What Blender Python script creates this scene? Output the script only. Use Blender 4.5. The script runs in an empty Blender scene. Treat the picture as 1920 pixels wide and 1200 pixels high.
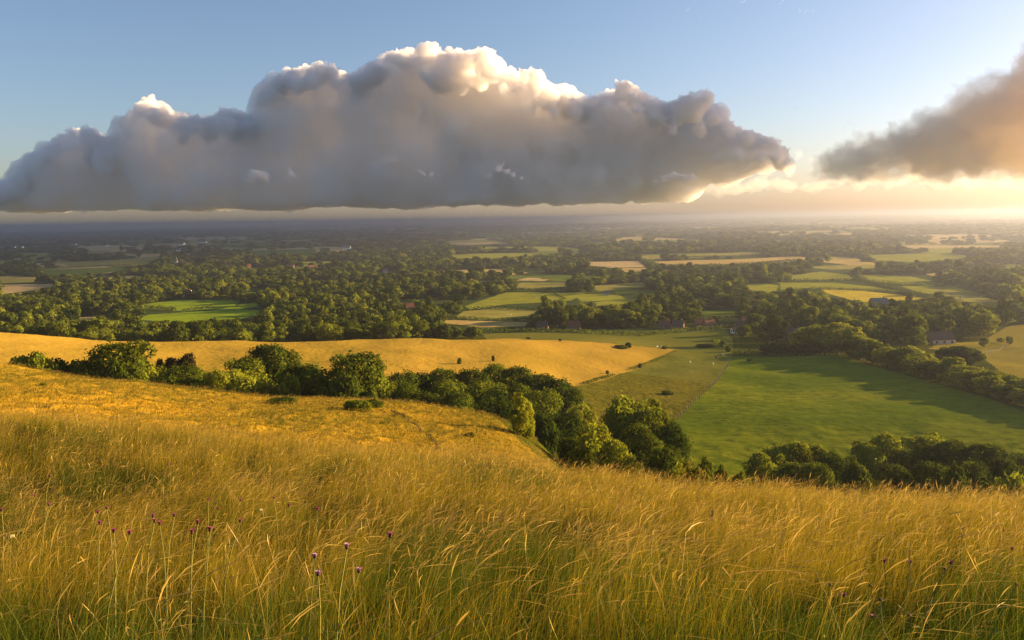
import bpy, math, random
import numpy as np
from mathutils import Vector, Matrix

SC = bpy.context.scene
COL = SC.collection
rnd = random.Random(7)
rng = np.random.default_rng(7)
R = math.radians

# ------------------------------------------------------------------ camera
F, CX, HY = 1507.0, 960.0, 410.0          # focal length and horizon centre of a 1920 px wide frame
ROLL = R(0.9)
CZ = 112.0                                # camera height above the plain
cam_d = bpy.data.cameras.new('camera')
cam = bpy.data.objects.new('camera', cam_d)
COL.objects.link(cam)
cam_d.sensor_width = 36.0
cam_d.lens = F / 1920 * 36.0
cam_d.shift_y = -(600 - HY) / 1920
cam_d.clip_start = 0.1
cam_d.clip_end = 300000
cam.matrix_world = Matrix.Translation((0, 0, CZ)) @ Matrix.Rotation(math.pi / 2, 4, 'X') @ Matrix.Rotation(-ROLL, 4, 'Z')
SC.camera = cam


def ray(px, py):
    """direction of a picture point: lateral and downward slope per metre of distance"""
    a, b = (px - CX) / F, -(py - HY) / F
    return a * math.cos(ROLL) + b * math.sin(ROLL), a * math.sin(ROLL) - b * math.cos(ROLL)


# ------------------------------------------------------------------ sun direction, sky
SUN_AZ, SUN_EL = R(71), R(11.6)             # azimuth to the right of the view direction
SUN = Vector((math.sin(SUN_AZ) * math.cos(SUN_EL), math.cos(SUN_AZ) * math.cos(SUN_EL), math.sin(SUN_EL)))
sun_d = bpy.data.lights.new('sun', 'SUN')
sun_d.energy = 5.0
sun_d.angle = R(0.5)
sun_d.color = (1.0, 0.68, 0.35)
sun = bpy.data.objects.new('sun', sun_d)
sun.rotation_euler = (-SUN).to_track_quat('-Z', 'Y').to_euler()
COL.objects.link(sun)

W = bpy.data.worlds.new('World')
SC.world = W
W.use_nodes = True
nt = W.node_tree
nt.nodes.clear()
sky = nt.nodes.new('ShaderNodeTexSky')
sky.sky_type = 'NISHITA'
sky.sun_disc = False
sky.sun_elevation = SUN_EL
sky.sun_rotation = SUN_AZ
sky.altitude = 150
sky.air_density = 0.95
sky.dust_density = 1.6
sky.ozone_density = 4.0
bg = nt.nodes.new('ShaderNodeBackground')
bg.inputs['Strength'].default_value = 0.066
wo = nt.nodes.new('ShaderNodeOutputWorld')
warm = nt.nodes.new('ShaderNodeMix')          # a faintly rosy evening tone over the whole sky
warm.data_type = 'RGBA'; warm.blend_type = 'MULTIPLY'
warm.inputs[0].default_value = 1.0
warm.inputs[7].default_value = (1.22, 0.93, 0.80, 1)
nt.links.new(sky.outputs[0], warm.inputs[6])
nt.links.new(warm.outputs[2], bg.inputs[0])
nt.links.new(bg.outputs[0], wo.inputs[0])

vs = SC.view_settings
vs.view_transform = 'Standard'
vs.look = 'None'
vs.exposure = 1.92
vs.gamma = 1.0
SC.cycles.max_bounces = 14
SC.cycles.diffuse_bounces = 2
SC.cycles.glossy_bounces = 1
SC.cycles.transmission_bounces = 3
SC.cycles.transparent_max_bounces = 8
SC.cycles.volume_bounces = 12
SC.cycles.use_denoising = True
SC.cycles.sample_clamp_indirect = 6.0
SC.cycles.use_adaptive_sampling = True


# ------------------------------------------------------------------ small helpers
def tag(o, label=None, cat=None, group=None, kind=None):
    if label: o['label'] = label
    if cat: o['category'] = cat
    if group: o['group'] = group
    if kind: o['kind'] = kind
    return o


def link(name, me, mat=None, parent=None):
    o = bpy.data.objects.new(name, me)
    COL.objects.link(o)
    if mat is not None and me is not None and not me.materials:
        me.materials.append(mat)
    if parent is not None:
        o.parent = parent
    return o


def mesh_np(name, v, faces, smooth=False, cols=None):
    """mesh from numpy arrays: v (n,3), faces (m,k) all with k corners; cols = per-vertex colour 'tint'"""
    me = bpy.data.meshes.new(name)
    v = np.ascontiguousarray(v, dtype=np.float32)
    faces = np.ascontiguousarray(faces, dtype=np.int32)
    m, k = faces.shape
    me.vertices.add(len(v)); me.vertices.foreach_set('co', v.ravel())
    me.loops.add(m * k); me.loops.foreach_set('vertex_index', faces.ravel())
    me.polygons.add(m)
    me.polygons.foreach_set('loop_start', np.arange(0, m * k, k, dtype=np.int32))
    me.polygons.foreach_set('use_smooth', np.full(m, smooth, dtype=bool))
    if cols is not None:
        a = me.color_attributes.new('tint', 'FLOAT_COLOR', 'POINT')
        c = np.ones((len(v), 4), dtype=np.float32); c[:, :3] = cols
        a.data.foreach_set('color', c.ravel())
    me.update(calc_edges=True)
    return me


def hash2(ix, iy, seed):
    h = (ix.astype(np.int64) * 374761393 + iy.astype(np.int64) * 668265263 + seed * 1442695041) & 0xFFFFFFFF
    h = ((h ^ (h >> 13)) * 1274126177) & 0xFFFFFFFF
    return ((h ^ (h >> 16)) & 0xFFFFFF) / float(0xFFFFFF)


def vnoise(x, y, seed=0):
    ix, iy = np.floor(x), np.floor(y)
    fx, fy = x - ix, y - iy
    fx = fx * fx * fx * (fx * (fx * 6 - 15) + 10); fy = fy * fy * fy * (fy * (fy * 6 - 15) + 10)
    a, b = hash2(ix, iy, seed), hash2(ix + 1, iy, seed)
    c, d = hash2(ix, iy + 1, seed), hash2(ix + 1, iy + 1, seed)
    return (a + (b - a) * fx) * (1 - fy) + (c + (d - c) * fx) * fy


def fbm(x, y, seed=0, octv=4):
    s, amp, tot = 0.0, 1.0, 0.0
    for k in range(octv):
        s = s + amp * vnoise(x * 2 ** k + 17.3 * k, y * 2 ** k - 9.1 * k, seed + k)
        tot += amp; amp *= 0.5
    return s / tot


def pchip(x, y, xi):
    x, y = np.asarray(x, float), np.asarray(y, float)
    h, dl = np.diff(x), np.diff(y) / np.diff(x)
    d = np.zeros(len(x))
    for k in range(1, len(x) - 1):
        if dl[k - 1] * dl[k] > 0:
            w1, w2 = 2 * h[k] + h[k - 1], h[k] + 2 * h[k - 1]
            d[k] = (w1 + w2) / (w1 / dl[k - 1] + w2 / dl[k])
    d[0], d[-1] = dl[0], dl[-1]
    i = np.clip(np.searchsorted(x, xi) - 1, 0, len(x) - 2)
    t = (xi - x[i]) / h[i]
    t2, t3 = t * t, t * t * t
    r = (2 * t3 - 3 * t2 + 1) * y[i] + (t3 - 2 * t2 + t) * h[i] * d[i] + (-2 * t3 + 3 * t2) * y[i + 1] + (t3 - t2) * h[i] * d[i + 1]
    return np.where(xi < x[0], y[0] + (xi - x[0]) * d[0], np.where(xi > x[-1], y[-1], r))


# ------------------------------------------------------------------ the lie of the land
# For eleven lines of sight: (distance in m, height relative to the camera in m)
FLOOR = [(185, -58), (240, -60.5), (300, -64), (400, -70), (520, -76), (610, -80), (914, -88), (1587, -100), (3667, -109), (8000, -111), (60000, -112)]
TAIL = [(610, -80), (914, -88), (1587, -100), (3667, -109), (8000, -111), (60000, -112)]


def sl(px, rows):
    """rows of (distance, picture height) -> (distance, height)"""
    return [(Y, -ray(px, py)[1] * Y) for Y, py in rows]


NEAR = [(-30, 4.0), (-6, -0.1), (0, -1.65), (4, -2.65)]
COLS = [
    (-1400, NEAR + [(10, -4.1), (30, -6.5), (100, -17), (160, -26), (210, -44), (300, -44), (350, -46), (430, -66)] + TAIL),
    (-500, NEAR + [(10, -4.1), (30, -7.0), (100, -18), (150, -24.5), (205, -43), (280, -44), (350, -46.5), (430, -66)] + TAIL),
    (0, NEAR + [(10, -4.15)] + sl(0, [(30, 806), (60, 798), (100, 728), (140, 687)]) + [(172, -35), (205, -45)] + sl(0, [(280, 664), (350, 625)]) + [(430, -67)] + TAIL),
    (240, NEAR + [(10, -4.2)] + sl(240, [(30, 826), (60, 818), (100, 753), (150, 714)]) + [(178, -40), (205, -48)] + sl(240, [(280, 676), (345, 639)]) + [(430, -68)] + TAIL),
    (480, NEAR + [(10, -4.3)] + sl(480, [(31, 846), (60, 846), (100, 783), (150, 744)]) + [(178, -43), (205, -51)] + sl(480, [(280, 687), (350, 641)]) + [(430, -69)] + TAIL),
    (720, NEAR + [(10, -4.4)] + sl(720, [(31, 872), (60, 862), (100, 800), (148, 756)]) + [(178, -45), (210, -53)] + sl(720, [(280, 697), (375, 638)]) + [(440, -69)] + TAIL),
    (960, NEAR + [(10, -4.5)] + sl(960, [(31, 894), (60, 872), (100, 825), (132, 797)]) + [(165, -47), (215, -57)] + sl(960, [(280, 716), (392, 637)]) + [(450, -68.5), (520, -75)] + TAIL),
    (1090, NEAR + [(10, -4.6)] + sl(1090, [(30, 914), (60, 932)]) + [(100, -33), (140, -46), (210, -57.5), (300, -61.5), (410, -64), (520, -75)] + TAIL),
    (1270, NEAR + [(10, -4.65)] + sl(1270, [(30, 932), (60, 962)]) + [(100, -36), (145, -49)] + FLOOR),
    (1500, NEAR + [(10, -4.7)] + sl(1500, [(29, 948), (60, 985)]) + [(100, -38), (145, -52)] + FLOOR),
    (1920, NEAR + [(10, -4.8)] + sl(1920, [(28, 962), (60, 1000)]) + [(100, -40), (145, -53)] + FLOOR),
    (2500, NEAR + [(10, -4.8), (28, -10.6), (60, -23), (100, -41), (145, -54)] + FLOOR),
    (3600, NEAR + [(10, -4.8), (28, -10.6), (60, -23), (100, -41), (145, -54)] + FLOOR),
]
SY = np.concatenate([np.linspace(-30, 4, 35)[:-1], np.geomspace(4, 60000, 700)])
SU = np.linspace(-1.56, 1.75, 340)


def _table():
    us = [(px - CX) / F for px, _ in COLS]
    prof = []
    for px, rows in COLS:
        ys, zs = zip(*rows)
        lg = lambda y: np.sign(y) * np.log1p(np.abs(np.asarray(y, float)) / 20)
        prof.append(pchip(lg(ys), zs, lg(SY)))
    prof = np.array(prof)
    out = np.zeros((len(SU), len(SY)))
    for j in range(len(SY)):
        out[:, j] = pchip(us, prof[:, j], SU)
    k = np.array([1, 2, 3, 2, 1.]) / 9                      # soften between the lines of sight
    for _ in range(4):
        p = np.pad(out, ((2, 2), (0, 0)), mode='edge')
        out = sum(k[i] * p[i:i + len(SU)] for i in range(5))
    return out


TAB = _table()


def height(x, y):
    """ground height (world z) at x, y, before the small tussocks"""
    x, y = np.asarray(x, float), np.asarray(y, float)
    u = np.clip(x / np.maximum(y, 25.0), SU[0], SU[-1])
    iu = (u - SU[0]) / (SU[1] - SU[0]); i = np.clip(iu.astype(int), 0, len(SU) - 2); fu = iu - i
    yy = np.clip(y, SY[0], SY[-1])
    j = np.clip(np.searchsorted(SY, yy) - 1, 0, len(SY) - 2); fy = (yy - SY[j]) / (SY[j + 1] - SY[j])
    z = (TAB[i, j] * (1 - fu) + TAB[i + 1, j] * fu) * (1 - fy) + (TAB[i, j + 1] * (1 - fu) + TAB[i + 1, j + 1] * fu) * fy
    # rolling of the far plain and the low hills on the skyline
    far = np.clip((y - 1200) / 5000, 0, 1)
    z = z + far * 34 * (fbm(x / 2600, y / 2600, 3, 3) - 0.5)
    uu = x / np.maximum(y, 25.0)
    hill = np.clip((y - 11000) / 5000, 0, 1) * np.clip(1 - (y - 16000) / 6000, 0, 1)
    z = z + hill * np.clip((uu + 0.05) / 0.4, 0, 1) * (50 + 44 * (fbm(x / 3000, y / 9000, 5, 3) - 0.5))
    hill2 = np.clip((y - 20000) / 7000, 0, 1)
    z = z + hill2 * (24 + np.clip((uu + 0.2) / 0.7, 0, 1) * 78 + 50 * (fbm(x / 6000, y / 20000, 9, 4) - 0.5))
    return z + CZ


def surf(x, y):
    """ground height with the tussocks and sheep-walked unevenness of the near hills"""
    x, y = np.asarray(x, float), np.asarray(y, float)
    w = np.clip((y - 20) / 30, 0, 1) * np.clip(1 - (y - 430) / 150, 0, 1)
    fold = np.clip((y - 55) / 30, 0, 1) * np.clip((440 - y) / 30, 0, 1) * (1.5 * (fbm(x / 24, y / 34, 71, 2) - 0.5) + np.clip((y - 215) / 20, 0, 1) * 2.6 * (fbm(x / 60, y / 70, 73, 2) - 0.5))
    return height(x, y) + fold + w * (1 - 0.6 * np.clip((y - 190) / 30, 0, 1)) * (0.8 * (fbm(x / 9, y / 9, 21, 3) - 0.5) + (0.35 + 0.2 * np.clip((210 - y) / 30, 0, 1)) * (fbm(x / 2.0, y / 2.6, 31, 2) - 0.5))


def hgt(x, y):
    return float(surf(np.array([x]), np.array([y]))[0])


def pix(x, y, z):
    """picture point of a place"""
    u, w = x / y, (z - CZ) / y
    a = u * math.cos(ROLL) - w * math.sin(ROLL); b = u * math.sin(ROLL) + w * math.cos(ROLL)
    return CX + F * a, HY - F * b


YS_MARCH = np.geomspace(8, 40000, 2600)


def ground(px, py, ymin=8.0):
    """where the line of sight through a picture point meets the ground (beyond ymin)"""
    u, t = ray(px, py)
    ys = YS_MARCH[YS_MARCH >= ymin]
    z = height(u * ys, ys) - CZ
    below = np.nonzero(-t * ys <= z)[0]
    y = ys[below[0]] if len(below) else 40000.0
    return u * y, y


def at(px, Y):
    """ground point on the picture column px at distance Y"""
    u = (px - CX) / F
    return u * Y, Y, hgt(u * Y, Y)
# ------------------------------------------------------------------ materials
def new_mat(name):
    m = bpy.data.materials.new(name); m.use_nodes = True
    m.node_tree.nodes.clear()
    return m, m.node_tree.nodes, m.node_tree.links


def ramp(N, L, fac, stops):
    r = N.new('ShaderNodeValToRGB')
    e = r.color_ramp.elements
    while len(e) < len(stops): e.new(0.5)
    for k, (p, c) in enumerate(stops):
        e[k].position = p; e[k].color = (*c, 1)
    L.new(fac, r.inputs[0])
    return r.outputs[0]


def noise(N, L, scale, detail=4, rough=0.55, vec=None, dist=0.0):
    n = N.new('ShaderNodeTexNoise')
    n.inputs['Scale'].default_value = scale
    n.inputs['Detail'].default_value = detail
    n.inputs['Roughness'].default_value = rough
    n.inputs['Distortion'].default_value = dist
    if vec is not None: L.new(vec, n.inputs['Vector'])
    return n.outputs['Fac']


def coords(N, L, scale=(1, 1, 1), rot=0.0):
    g = N.new('ShaderNodeNewGeometry')
    mp = N.new('ShaderNodeMapping')
    mp.inputs['Scale'].default_value = scale
    mp.inputs['Rotation'].default_value = (0, 0, rot)
    L.new(g.outputs['Position'], mp.inputs['Vector'])
    return mp.outputs[0]


def mixc(N, L, fac, a, b, mode='MIX'):
    m = N.new('ShaderNodeMix'); m.data_type = 'RGBA'; m.blend_type = mode
    for sock, v in ((m.inputs[0], fac), (m.inputs[6], a), (m.inputs[7], b)):
        if isinstance(v, (int, float)): sock.default_value = v
        elif isinstance(v, tuple): sock.default_value = (*v, 1)
        else: L.new(v, sock)
    return m.outputs[2]


def ground_mat(name, a, b, c, big=0.02, small=0.5, bump=0.5, stretch=(1, 1, 1), rot=0.0, big_lo=0.4, big_hi=0.62, bscale=None):
    """grassland: a and b swap over broad patches, c speckles finely"""
    m, N, L = new_mat(name)
    v = coords(N, L, stretch, rot)
    n1 = noise(N, L, big, 5, 0.6, v)
    n2 = noise(N, L, small, 5, 0.65, v)
    base = ramp(N, L, n1, [(big_lo, a), (big_hi, b)])
    sp = ramp(N, L, n2, [(0.42, (0, 0, 0)), (0.68, (1, 1, 1))])
    colr = mixc(N, L, sp, base, c)
    d = N.new('ShaderNodeBsdfDiffuse'); d.inputs['Roughness'].default_value = 0.6
    L.new(colr, d.inputs['Color'])
    n3 = noise(N, L, bscale or small * 1.5, 4, 0.6, v)
    bp = N.new('ShaderNodeBump'); bp.inputs['Strength'].default_value = bump; bp.inputs['Distance'].default_value = 1.0
    L.new(n3, bp.inputs['Height']); L.new(bp.outputs[0], d.inputs['Normal'])
    o = N.new('ShaderNodeOutputMaterial'); L.new(d.outputs[0], o.inputs['Surface'])
    return m


GM = {
    'meadow_bank': ground_mat('meadow_earth', (0.028, 0.030, 0.005), (0.045, 0.042, 0.006), (0.06, 0.05, 0.008), 0.5, 3.0, 0.6),  # kept dark: shade between the blades is put into the earth colour
    'hillside': ground_mat('dry_hill_grass', (0.37, 0.215, 0.015), (0.14, 0.118, 0.010), (0.42, 0.25, 0.018), 0.03, 0.8, 0.5, (1.3, 0.7, 1), 0.5),
    'golden_field': ground_mat('ripe_grass', (0.50, 0.31, 0.04), (0.27, 0.195, 0.02), (0.44, 0.27, 0.03), 0.010, 0.5, 0.4, bscale=0.5),
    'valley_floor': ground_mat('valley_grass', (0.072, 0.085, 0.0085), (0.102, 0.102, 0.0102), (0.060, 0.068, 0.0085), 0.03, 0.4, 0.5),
    'green_field': ground_mat('rough_pasture', (0.125, 0.170, 0.009), (0.215, 0.225, 0.014), (0.09, 0.125, 0.008), 0.014, 0.22, 0.35, (1, 1.6, 1), 0.25, bscale=0.35),
    'olive_slope': ground_mat('olive_grass', (0.158, 0.145, 0.0123), (0.220, 0.172, 0.0176), (0.114, 0.110, 0.0106), 0.02, 0.35, 0.6),
    'pasture': ground_mat('grazed_pasture', (0.158, 0.163, 0.0194), (0.211, 0.180, 0.0264), (0.132, 0.145, 0.0176), 0.012, 0.3, 0.3),
    'meadow': ground_mat('mown_field', (0.370, 0.273, 0.0308), (0.317, 0.246, 0.0308), (0.264, 0.220, 0.0264), 0.012, 0.3, 0.2),
}


def plain_mat():
    """fields of the Weald: painted crops near by (colour attribute), a patchwork of fields further off"""
    m, N, L = new_mat('farmland')
    at_ = N.new('ShaderNodeAttribute'); at_.attribute_name = 'tint'
    v = coords(N, L, (1 / 420, 1 / 420, 0), 0.35)
    vo = N.new('ShaderNodeTexVoronoi'); vo.distance = 'MINKOWSKI'; vo.inputs['Exponent'].default_value = 3.0
    vo.inputs['Scale'].default_value = 1.0; vo.inputs['Randomness'].default_value = 0.85
    L.new(v, vo.inputs['Vector'])
    sep = N.new('ShaderNodeSeparateColor'); L.new(vo.outputs['Color'], sep.inputs[0])
    crop = ramp(N, L, sep.outputs[0], [(0.0, (0.035, 0.055, 0.014)), (0.52, (0.04, 0.06, 0.015)), (0.56, (0.12, 0.16, 0.03)), (0.74, (0.16, 0.19, 0.04)), (0.78, (0.30, 0.25, 0.10)), (1.0, (0.42, 0.33, 0.15))])
    r = [x for x in N if x.type == 'VALTORGB'][-1]
    r.color_ramp.interpolation = 'CONSTANT'
    colr = mixc(N, L, at_.outputs['Alpha'], crop, at_.outputs['Color'])
    n2 = noise(N, L, 0.05, 5, 0.65, coords(N, L))
    f2 = ramp(N, L, n2, [(0.3, (0.72, 0.72, 0.72)), (0.7, (1.2, 1.2, 1.2))])
    colr = mixc(N, L, 1.0, colr, f2, 'MULTIPLY')
    d = N.new('ShaderNodeBsdfDiffuse'); L.new(colr, d.inputs['Color'])
    n3 = noise(N, L, 0.25, 3, 0.6, coords(N, L))
    bp = N.new('ShaderNodeBump'); bp.inputs['Strength'].default_value = 0.3
    L.new(n3, bp.inputs['Height']); L.new(bp.outputs[0], d.inputs['Normal'])
    o = N.new('ShaderNodeOutputMaterial'); L.new(d.outputs[0], o.inputs['Surface'])
    return m


GM['farmland'] = plain_mat()


# ------------------------------------------------------------------ which part of the land is what
def inpoly(x, y, poly):
    c = np.zeros(len(x), bool)
    n = len(poly)
    for k in range(n):
        x1, y1 = poly[k]; x2, y2 = poly[(k + 1) % n]
        if y1 == y2: continue
        s = ((y1 > y) != (y2 > y)) & (x < (x2 - x1) * (y - y1) / (y2 - y1) + x1)
        c ^= s
    return c


def P(*pts, ymin=150.0):
    """ground polygon through picture points, on the land beyond ymin"""
    return [ground(px, py, ymin) for px, py in pts]


def Q(*pts):
    """ground polygon through (picture column, distance)"""
    return [((px - CX) / F * Y, Y) for px, Y in pts]


HILL = Q((-1400, -40), (-1400, 168), (0, 166), (240, 172), (480, 172), (720, 172), (860, 158), (930, 128), (985, 104), (1040, 90), (1500, 80), (3600, 80), (3600, -40))  # spur tip left out: greener there, its darker colour also standing for tree shade
GOLD = Q((-1500, 225), (0, 228), (480, 235), (720, 238), (900, 262), (1000, 278)) + P((1092, 722), (1150, 707), (1200, 690), (1272, 656), ymin=200) + Q((1180, 428), (1080, 420), (960, 428), (720, 440), (480, 430), (0, 428), (-1500, 428))
GREEN = P((1372, 668), (1362, 690), (1338, 724), (1300, 758), (1268, 786), ymin=180) + Q((1225, 190), (1225, 100), (2400, 100), (2400, 270)) + P((1920, 775), (1850, 748), (1760, 722), (1650, 690), (1565, 668), (1440, 670), ymin=200)
OLIVE = Q((1000, 278)) + P((1092, 722), (1150, 707), (1180, 700), (1250, 712), (1345, 718), (1338, 724), (1300, 758), (1268, 786), ymin=180) + Q((1225, 190), (1100, 180))
PAST = P((1150, 707), (1200, 690), (1272, 656), (1200, 652), (1080, 644), (930, 638), (905, 626), (1000, 624), (1200, 628), (1360, 618), (1375, 640), (1372, 668), (1362, 690), (1345, 718), (1250, 712), (1180, 700), ymin=200)
MEAD = P((1840, 640), (1890, 612), (1960, 604), (2200, 610), (2400, 760), (1960, 760), (1920, 718), (1880, 700), (1845, 672), (1740, 655), (1760, 645), ymin=260)
BANK = [(-60, -30), (-60, 34), (-20, 38), (60, 38), (60, -30)]
REGIONS = [('meadow_bank', BANK), ('hillside', HILL), ('golden_field', GOLD), ('green_field', GREEN), ('pasture', PAST), ('olive_slope', OLIVE), ('meadow', MEAD)]

GRN, LIME, PALE, STRAW, BUFF, VINE, GOLDC = (0.088, 0.123, 0.0132), (0.211, 0.220, 0.0220), (0.229, 0.211, 0.0440), (0.387, 0.282, 0.0880), (0.405, 0.299, 0.1320), (0.19, 0.26, 0.012), (0.405, 0.317, 0.0264)
FIELDS = [   # picture outlines of the fields that can be told apart in the plain, with their crops
    ([(268, 571), (330, 562), (450, 563), (440, 574), (345, 584), (270, 579)], VINE),
    ([(250, 598), (280, 590), (400, 582), (480, 566), (486, 574), (450, 580), (520, 583), (440, 600), (330, 606)], VINE),
    ([(130, 598), (200, 590), (200, 597), (150, 602)], BUFF),
    ([(445, 545), (498, 538), (480, 546)], GRN),
    ([(0, 533), (120, 532), (95, 541), (0, 552)], BUFF),
    ([(0, 524), (90, 523), (60, 529), (0, 531)], PALE),
    ([(75, 506), (230, 501), (245, 505), (170, 515), (90, 516)], GRN),
    ([(115, 492), (215, 487), (305, 480), (270, 497), (130, 500)], PALE),
    ([(160, 470), (215, 469), (190, 476), (165, 475)], PALE),
    ([(470, 470), (590, 467), (595, 474), (480, 478)], GRN),
    ([(605, 469), (660, 468), (640, 473)], BUFF),
    ([(345, 490), (372, 488), (370, 494), (350, 495)], GRN),
    ([(700, 510), (745, 507), (748, 511), (705, 514)], GRN),
    ([(845, 478), (900, 475), (985, 474), (1010, 479), (910, 486), (850, 485)], LIME),
    ([(830, 456), (940, 453), (960, 456), (870, 460)], BUFF),
    ([(965, 526), (990, 521), (1030, 522), (1022, 527)], BUFF),
    ([(1010, 519), (1065, 516), (1070, 521), (1015, 524)], GRN),
    ([(965, 540), (975, 530), (1068, 530), (1065, 538), (1000, 543)], PALE),
    ([(950, 548), (1098, 549), (1070, 564), (945, 571), (880, 582), (872, 574), (905, 563)], LIME),
    ([(870, 583), (930, 577), (1010, 582), (990, 592), (900, 600), (855, 594)], PALE),
    ([(810, 603), (850, 600), (990, 604), (985, 612), (900, 614)], STRAW),
    ([(1075, 551), (1160, 553), (1175, 562), (1090, 566)], LIME),
    ([(1110, 536), (1210, 529), (1215, 538), (1120, 546)], PALE),
    ([(1150, 541), (1240, 545), (1230, 552), (1155, 552)], GRN),
    ([(1115, 567), (1160, 562), (1200, 560), (1190, 570), (1120, 574)], LIME),
    ([(1100, 491), (1195, 489), (1210, 501), (1150, 502), (1105, 498)], BUFF),
    ([(1165, 503), (1215, 502), (1210, 508), (1170, 511)], STRAW),
    ([(1200, 480), (1240, 478), (1245, 488), (1210, 489)], PALE),
    ([(1215, 490), (1390, 486), (1500, 480), (1520, 487), (1380, 496), (1225, 499)], STRAW),
    ([(1280, 478), (1420, 472), (1435, 478), (1300, 482)], PALE),
    ([(1530, 490), (1600, 488), (1690, 499), (1600, 498)], STRAW),
    ([(1480, 517), (1540, 509), (1590, 515), (1600, 525), (1485, 526)], LIME),
    ([(1605, 514), (1700, 516), (1760, 530), (1700, 534), (1625, 526)], LIME),
    ([(1460, 530), (1560, 530), (1640, 538), (1700, 548), (1620, 543), (1530, 541), (1465, 546)], LIME),
    ([(1540, 542), (1620, 545), (1740, 560), (1650, 568), (1610, 566), (1550, 550)], GOLDC),
    ([(1690, 536), (1790, 538), (1850, 553), (1830, 562), (1720, 548)], LIME),
    ([(1630, 478), (1780, 474), (1830, 482), (1720, 492), (1640, 488)], LIME),
    ([(1700, 461), (1880, 460), (1880, 464), (1700, 465)], BUFF),
    ([(1400, 532), (1440, 530), (1450, 540), (1400, 542)], PALE),
    ([(1310, 582), (1380, 580), (1390, 593), (1320, 594)], GRN),
    ([(1370, 655), (1415, 660), (1420, 668), (1375, 668)], PALE),
    ([(1395, 536), (1420, 530), (1460, 535), (1455, 548), (1410, 545)], LIME),
    ([(1500, 500), (1630, 496), (1660, 502), (1560, 506)], PALE),
    ([(1720, 530), (1850, 560), (1900, 570), (1900, 575), (1800, 565)], PALE),
]
FIELD_POLY = [(P(*pts, ymin=480), c) for pts, c in FIELDS]


def parcels(x, y):
    """the patchwork of the far plain: for every place a crop number (negative: wood or rough land)"""
    u = x / np.maximum(y, 50.0) / 0.115; v = np.log(np.maximum(y, 50.0)) / 0.16
    u, v = u + 0.35 * v, v - 0.12 * u
    bu, bv_ = np.floor(u), np.floor(v)
    best = np.full(x.shape, 1e9); val = np.zeros(x.shape); edge = np.full(x.shape, 1e9)
    for i in (-1, 0, 1):
        for j in (-1, 0, 1):
            cu, cv = bu + i, bv_ + j
            px_, py_ = cu + 0.15 + 0.7 * hash2(cu, cv, 901), cv + 0.15 + 0.7 * hash2(cu, cv, 902)
            d = np.maximum(np.abs(u - px_), np.abs(v - py_)) + 0.25 * (np.abs(u - px_) + np.abs(v - py_))
            h = hash2(cu, cv, 903)
            s = d < best
            edge = np.where(s, best - d, np.minimum(edge, d - best))
            val = np.where(s, h, val); best = np.where(s, d, best)
    return np.where((val > 0.56) & (edge > 0.03), (val - 0.56) / 0.44, -1.0)


CROPS = np.array([(0.085, 0.12, 0.014), (0.12, 0.15, 0.02), (0.21, 0.22, 0.035), (0.24, 0.22, 0.05), (0.36, 0.28, 0.10), (0.40, 0.30, 0.13), (0.11, 0.145, 0.02), (0.30, 0.25, 0.07)])


def build_ground():
    gu = np.concatenate([np.linspace(-1.5, -0.70, 70)[:-1], np.linspace(-0.70, 0.70, 620), np.linspace(0.70, 1.7, 70)[1:]])
    gy = np.concatenate([np.linspace(-24, 6, 40)[:-1], np.geomspace(6, 50, 150)[:-1], np.geomspace(50, 520, 430)[:-1], np.geomspace(520, 3000, 400)[:-1], np.geomspace(3000, 31000, 310)])
    A, B = np.meshgrid(gu, gy, indexing='ij')
    X = A * (B + 28.0) ; Y = B
    Z = surf(X.ravel(), Y.ravel()).reshape(X.shape)
    cxm = 0.25 * (X[:-1, :-1] + X[1:, :-1] + X[:-1, 1:] + X[1:, 1:])
    cym = 0.25 * (Y[:-1, :-1] + Y[1:, :-1] + Y[:-1, 1:] + Y[1:, 1:])
    nu, ny = X.shape
    idx = np.arange(nu * ny).reshape(nu, ny)
    quads = np.stack([idx[:-1, :-1], idx[1:, :-1], idx[1:, 1:], idx[:-1, 1:]], -1)
    fx, fy = cxm.ravel(), cym.ravel()
    reg = np.full(len(fx), -1)
    for k, (n, poly) in enumerate(REGIONS):
        s = (reg < 0) & inpoly(fx, fy, poly)
        reg[s] = k
    reg[(reg < 0) & (fy < 520)] = len(REGIONS)          # valley floor under the trees, and the darkened spur tip
    verts = np.stack([X.ravel(), Y.ravel(), Z.ravel()], -1)
    q = quads.reshape(-1, 4)
    # crops of the plain as a colour attribute (alpha: how surely painted)
    vc = np.zeros((len(verts), 4), np.float32)
    vx, vy = X.ravel(), Y.ravel()
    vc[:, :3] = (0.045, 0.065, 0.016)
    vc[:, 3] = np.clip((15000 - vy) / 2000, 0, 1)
    far_ = np.nonzero((vy > 1150) & (vy < 14000))[0]
    pc = parcels(vx[far_], vy[far_])
    on = far_[pc >= 0]
    vc[on, :3] = CROPS[np.clip((pc[pc >= 0] * 8).astype(int), 0, 7)]; vc[on, 3] = 1
    sel = np.nonzero((vy > 460) & (vy < 9000))[0]
    for poly, c in FIELD_POLY:
        s = sel[inpoly(vx[sel], vy[sel], poly)]
        vc[s, :3] = c; vc[s, 3] = 1
    names = [n for n, _ in REGIONS] + ['valley_floor', 'farmland']
    for k, n in enumerate(names):
        fsel = reg == (k if k < len(REGIONS) + 1 else -1)
        if not fsel.any(): continue
        f = q[fsel]
        used, inv = np.unique(f, return_inverse=True)
        me = mesh_np(n, verts[used], inv.reshape(-1, 4), True)
        if n == 'farmland':
            a = me.color_attributes.new('tint', 'FLOAT_COLOR', 'POINT')
            a.data.foreach_set('color', vc[used].ravel())
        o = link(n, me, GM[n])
        tag(o, None, None, None, 'structure')


build_ground()
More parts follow.
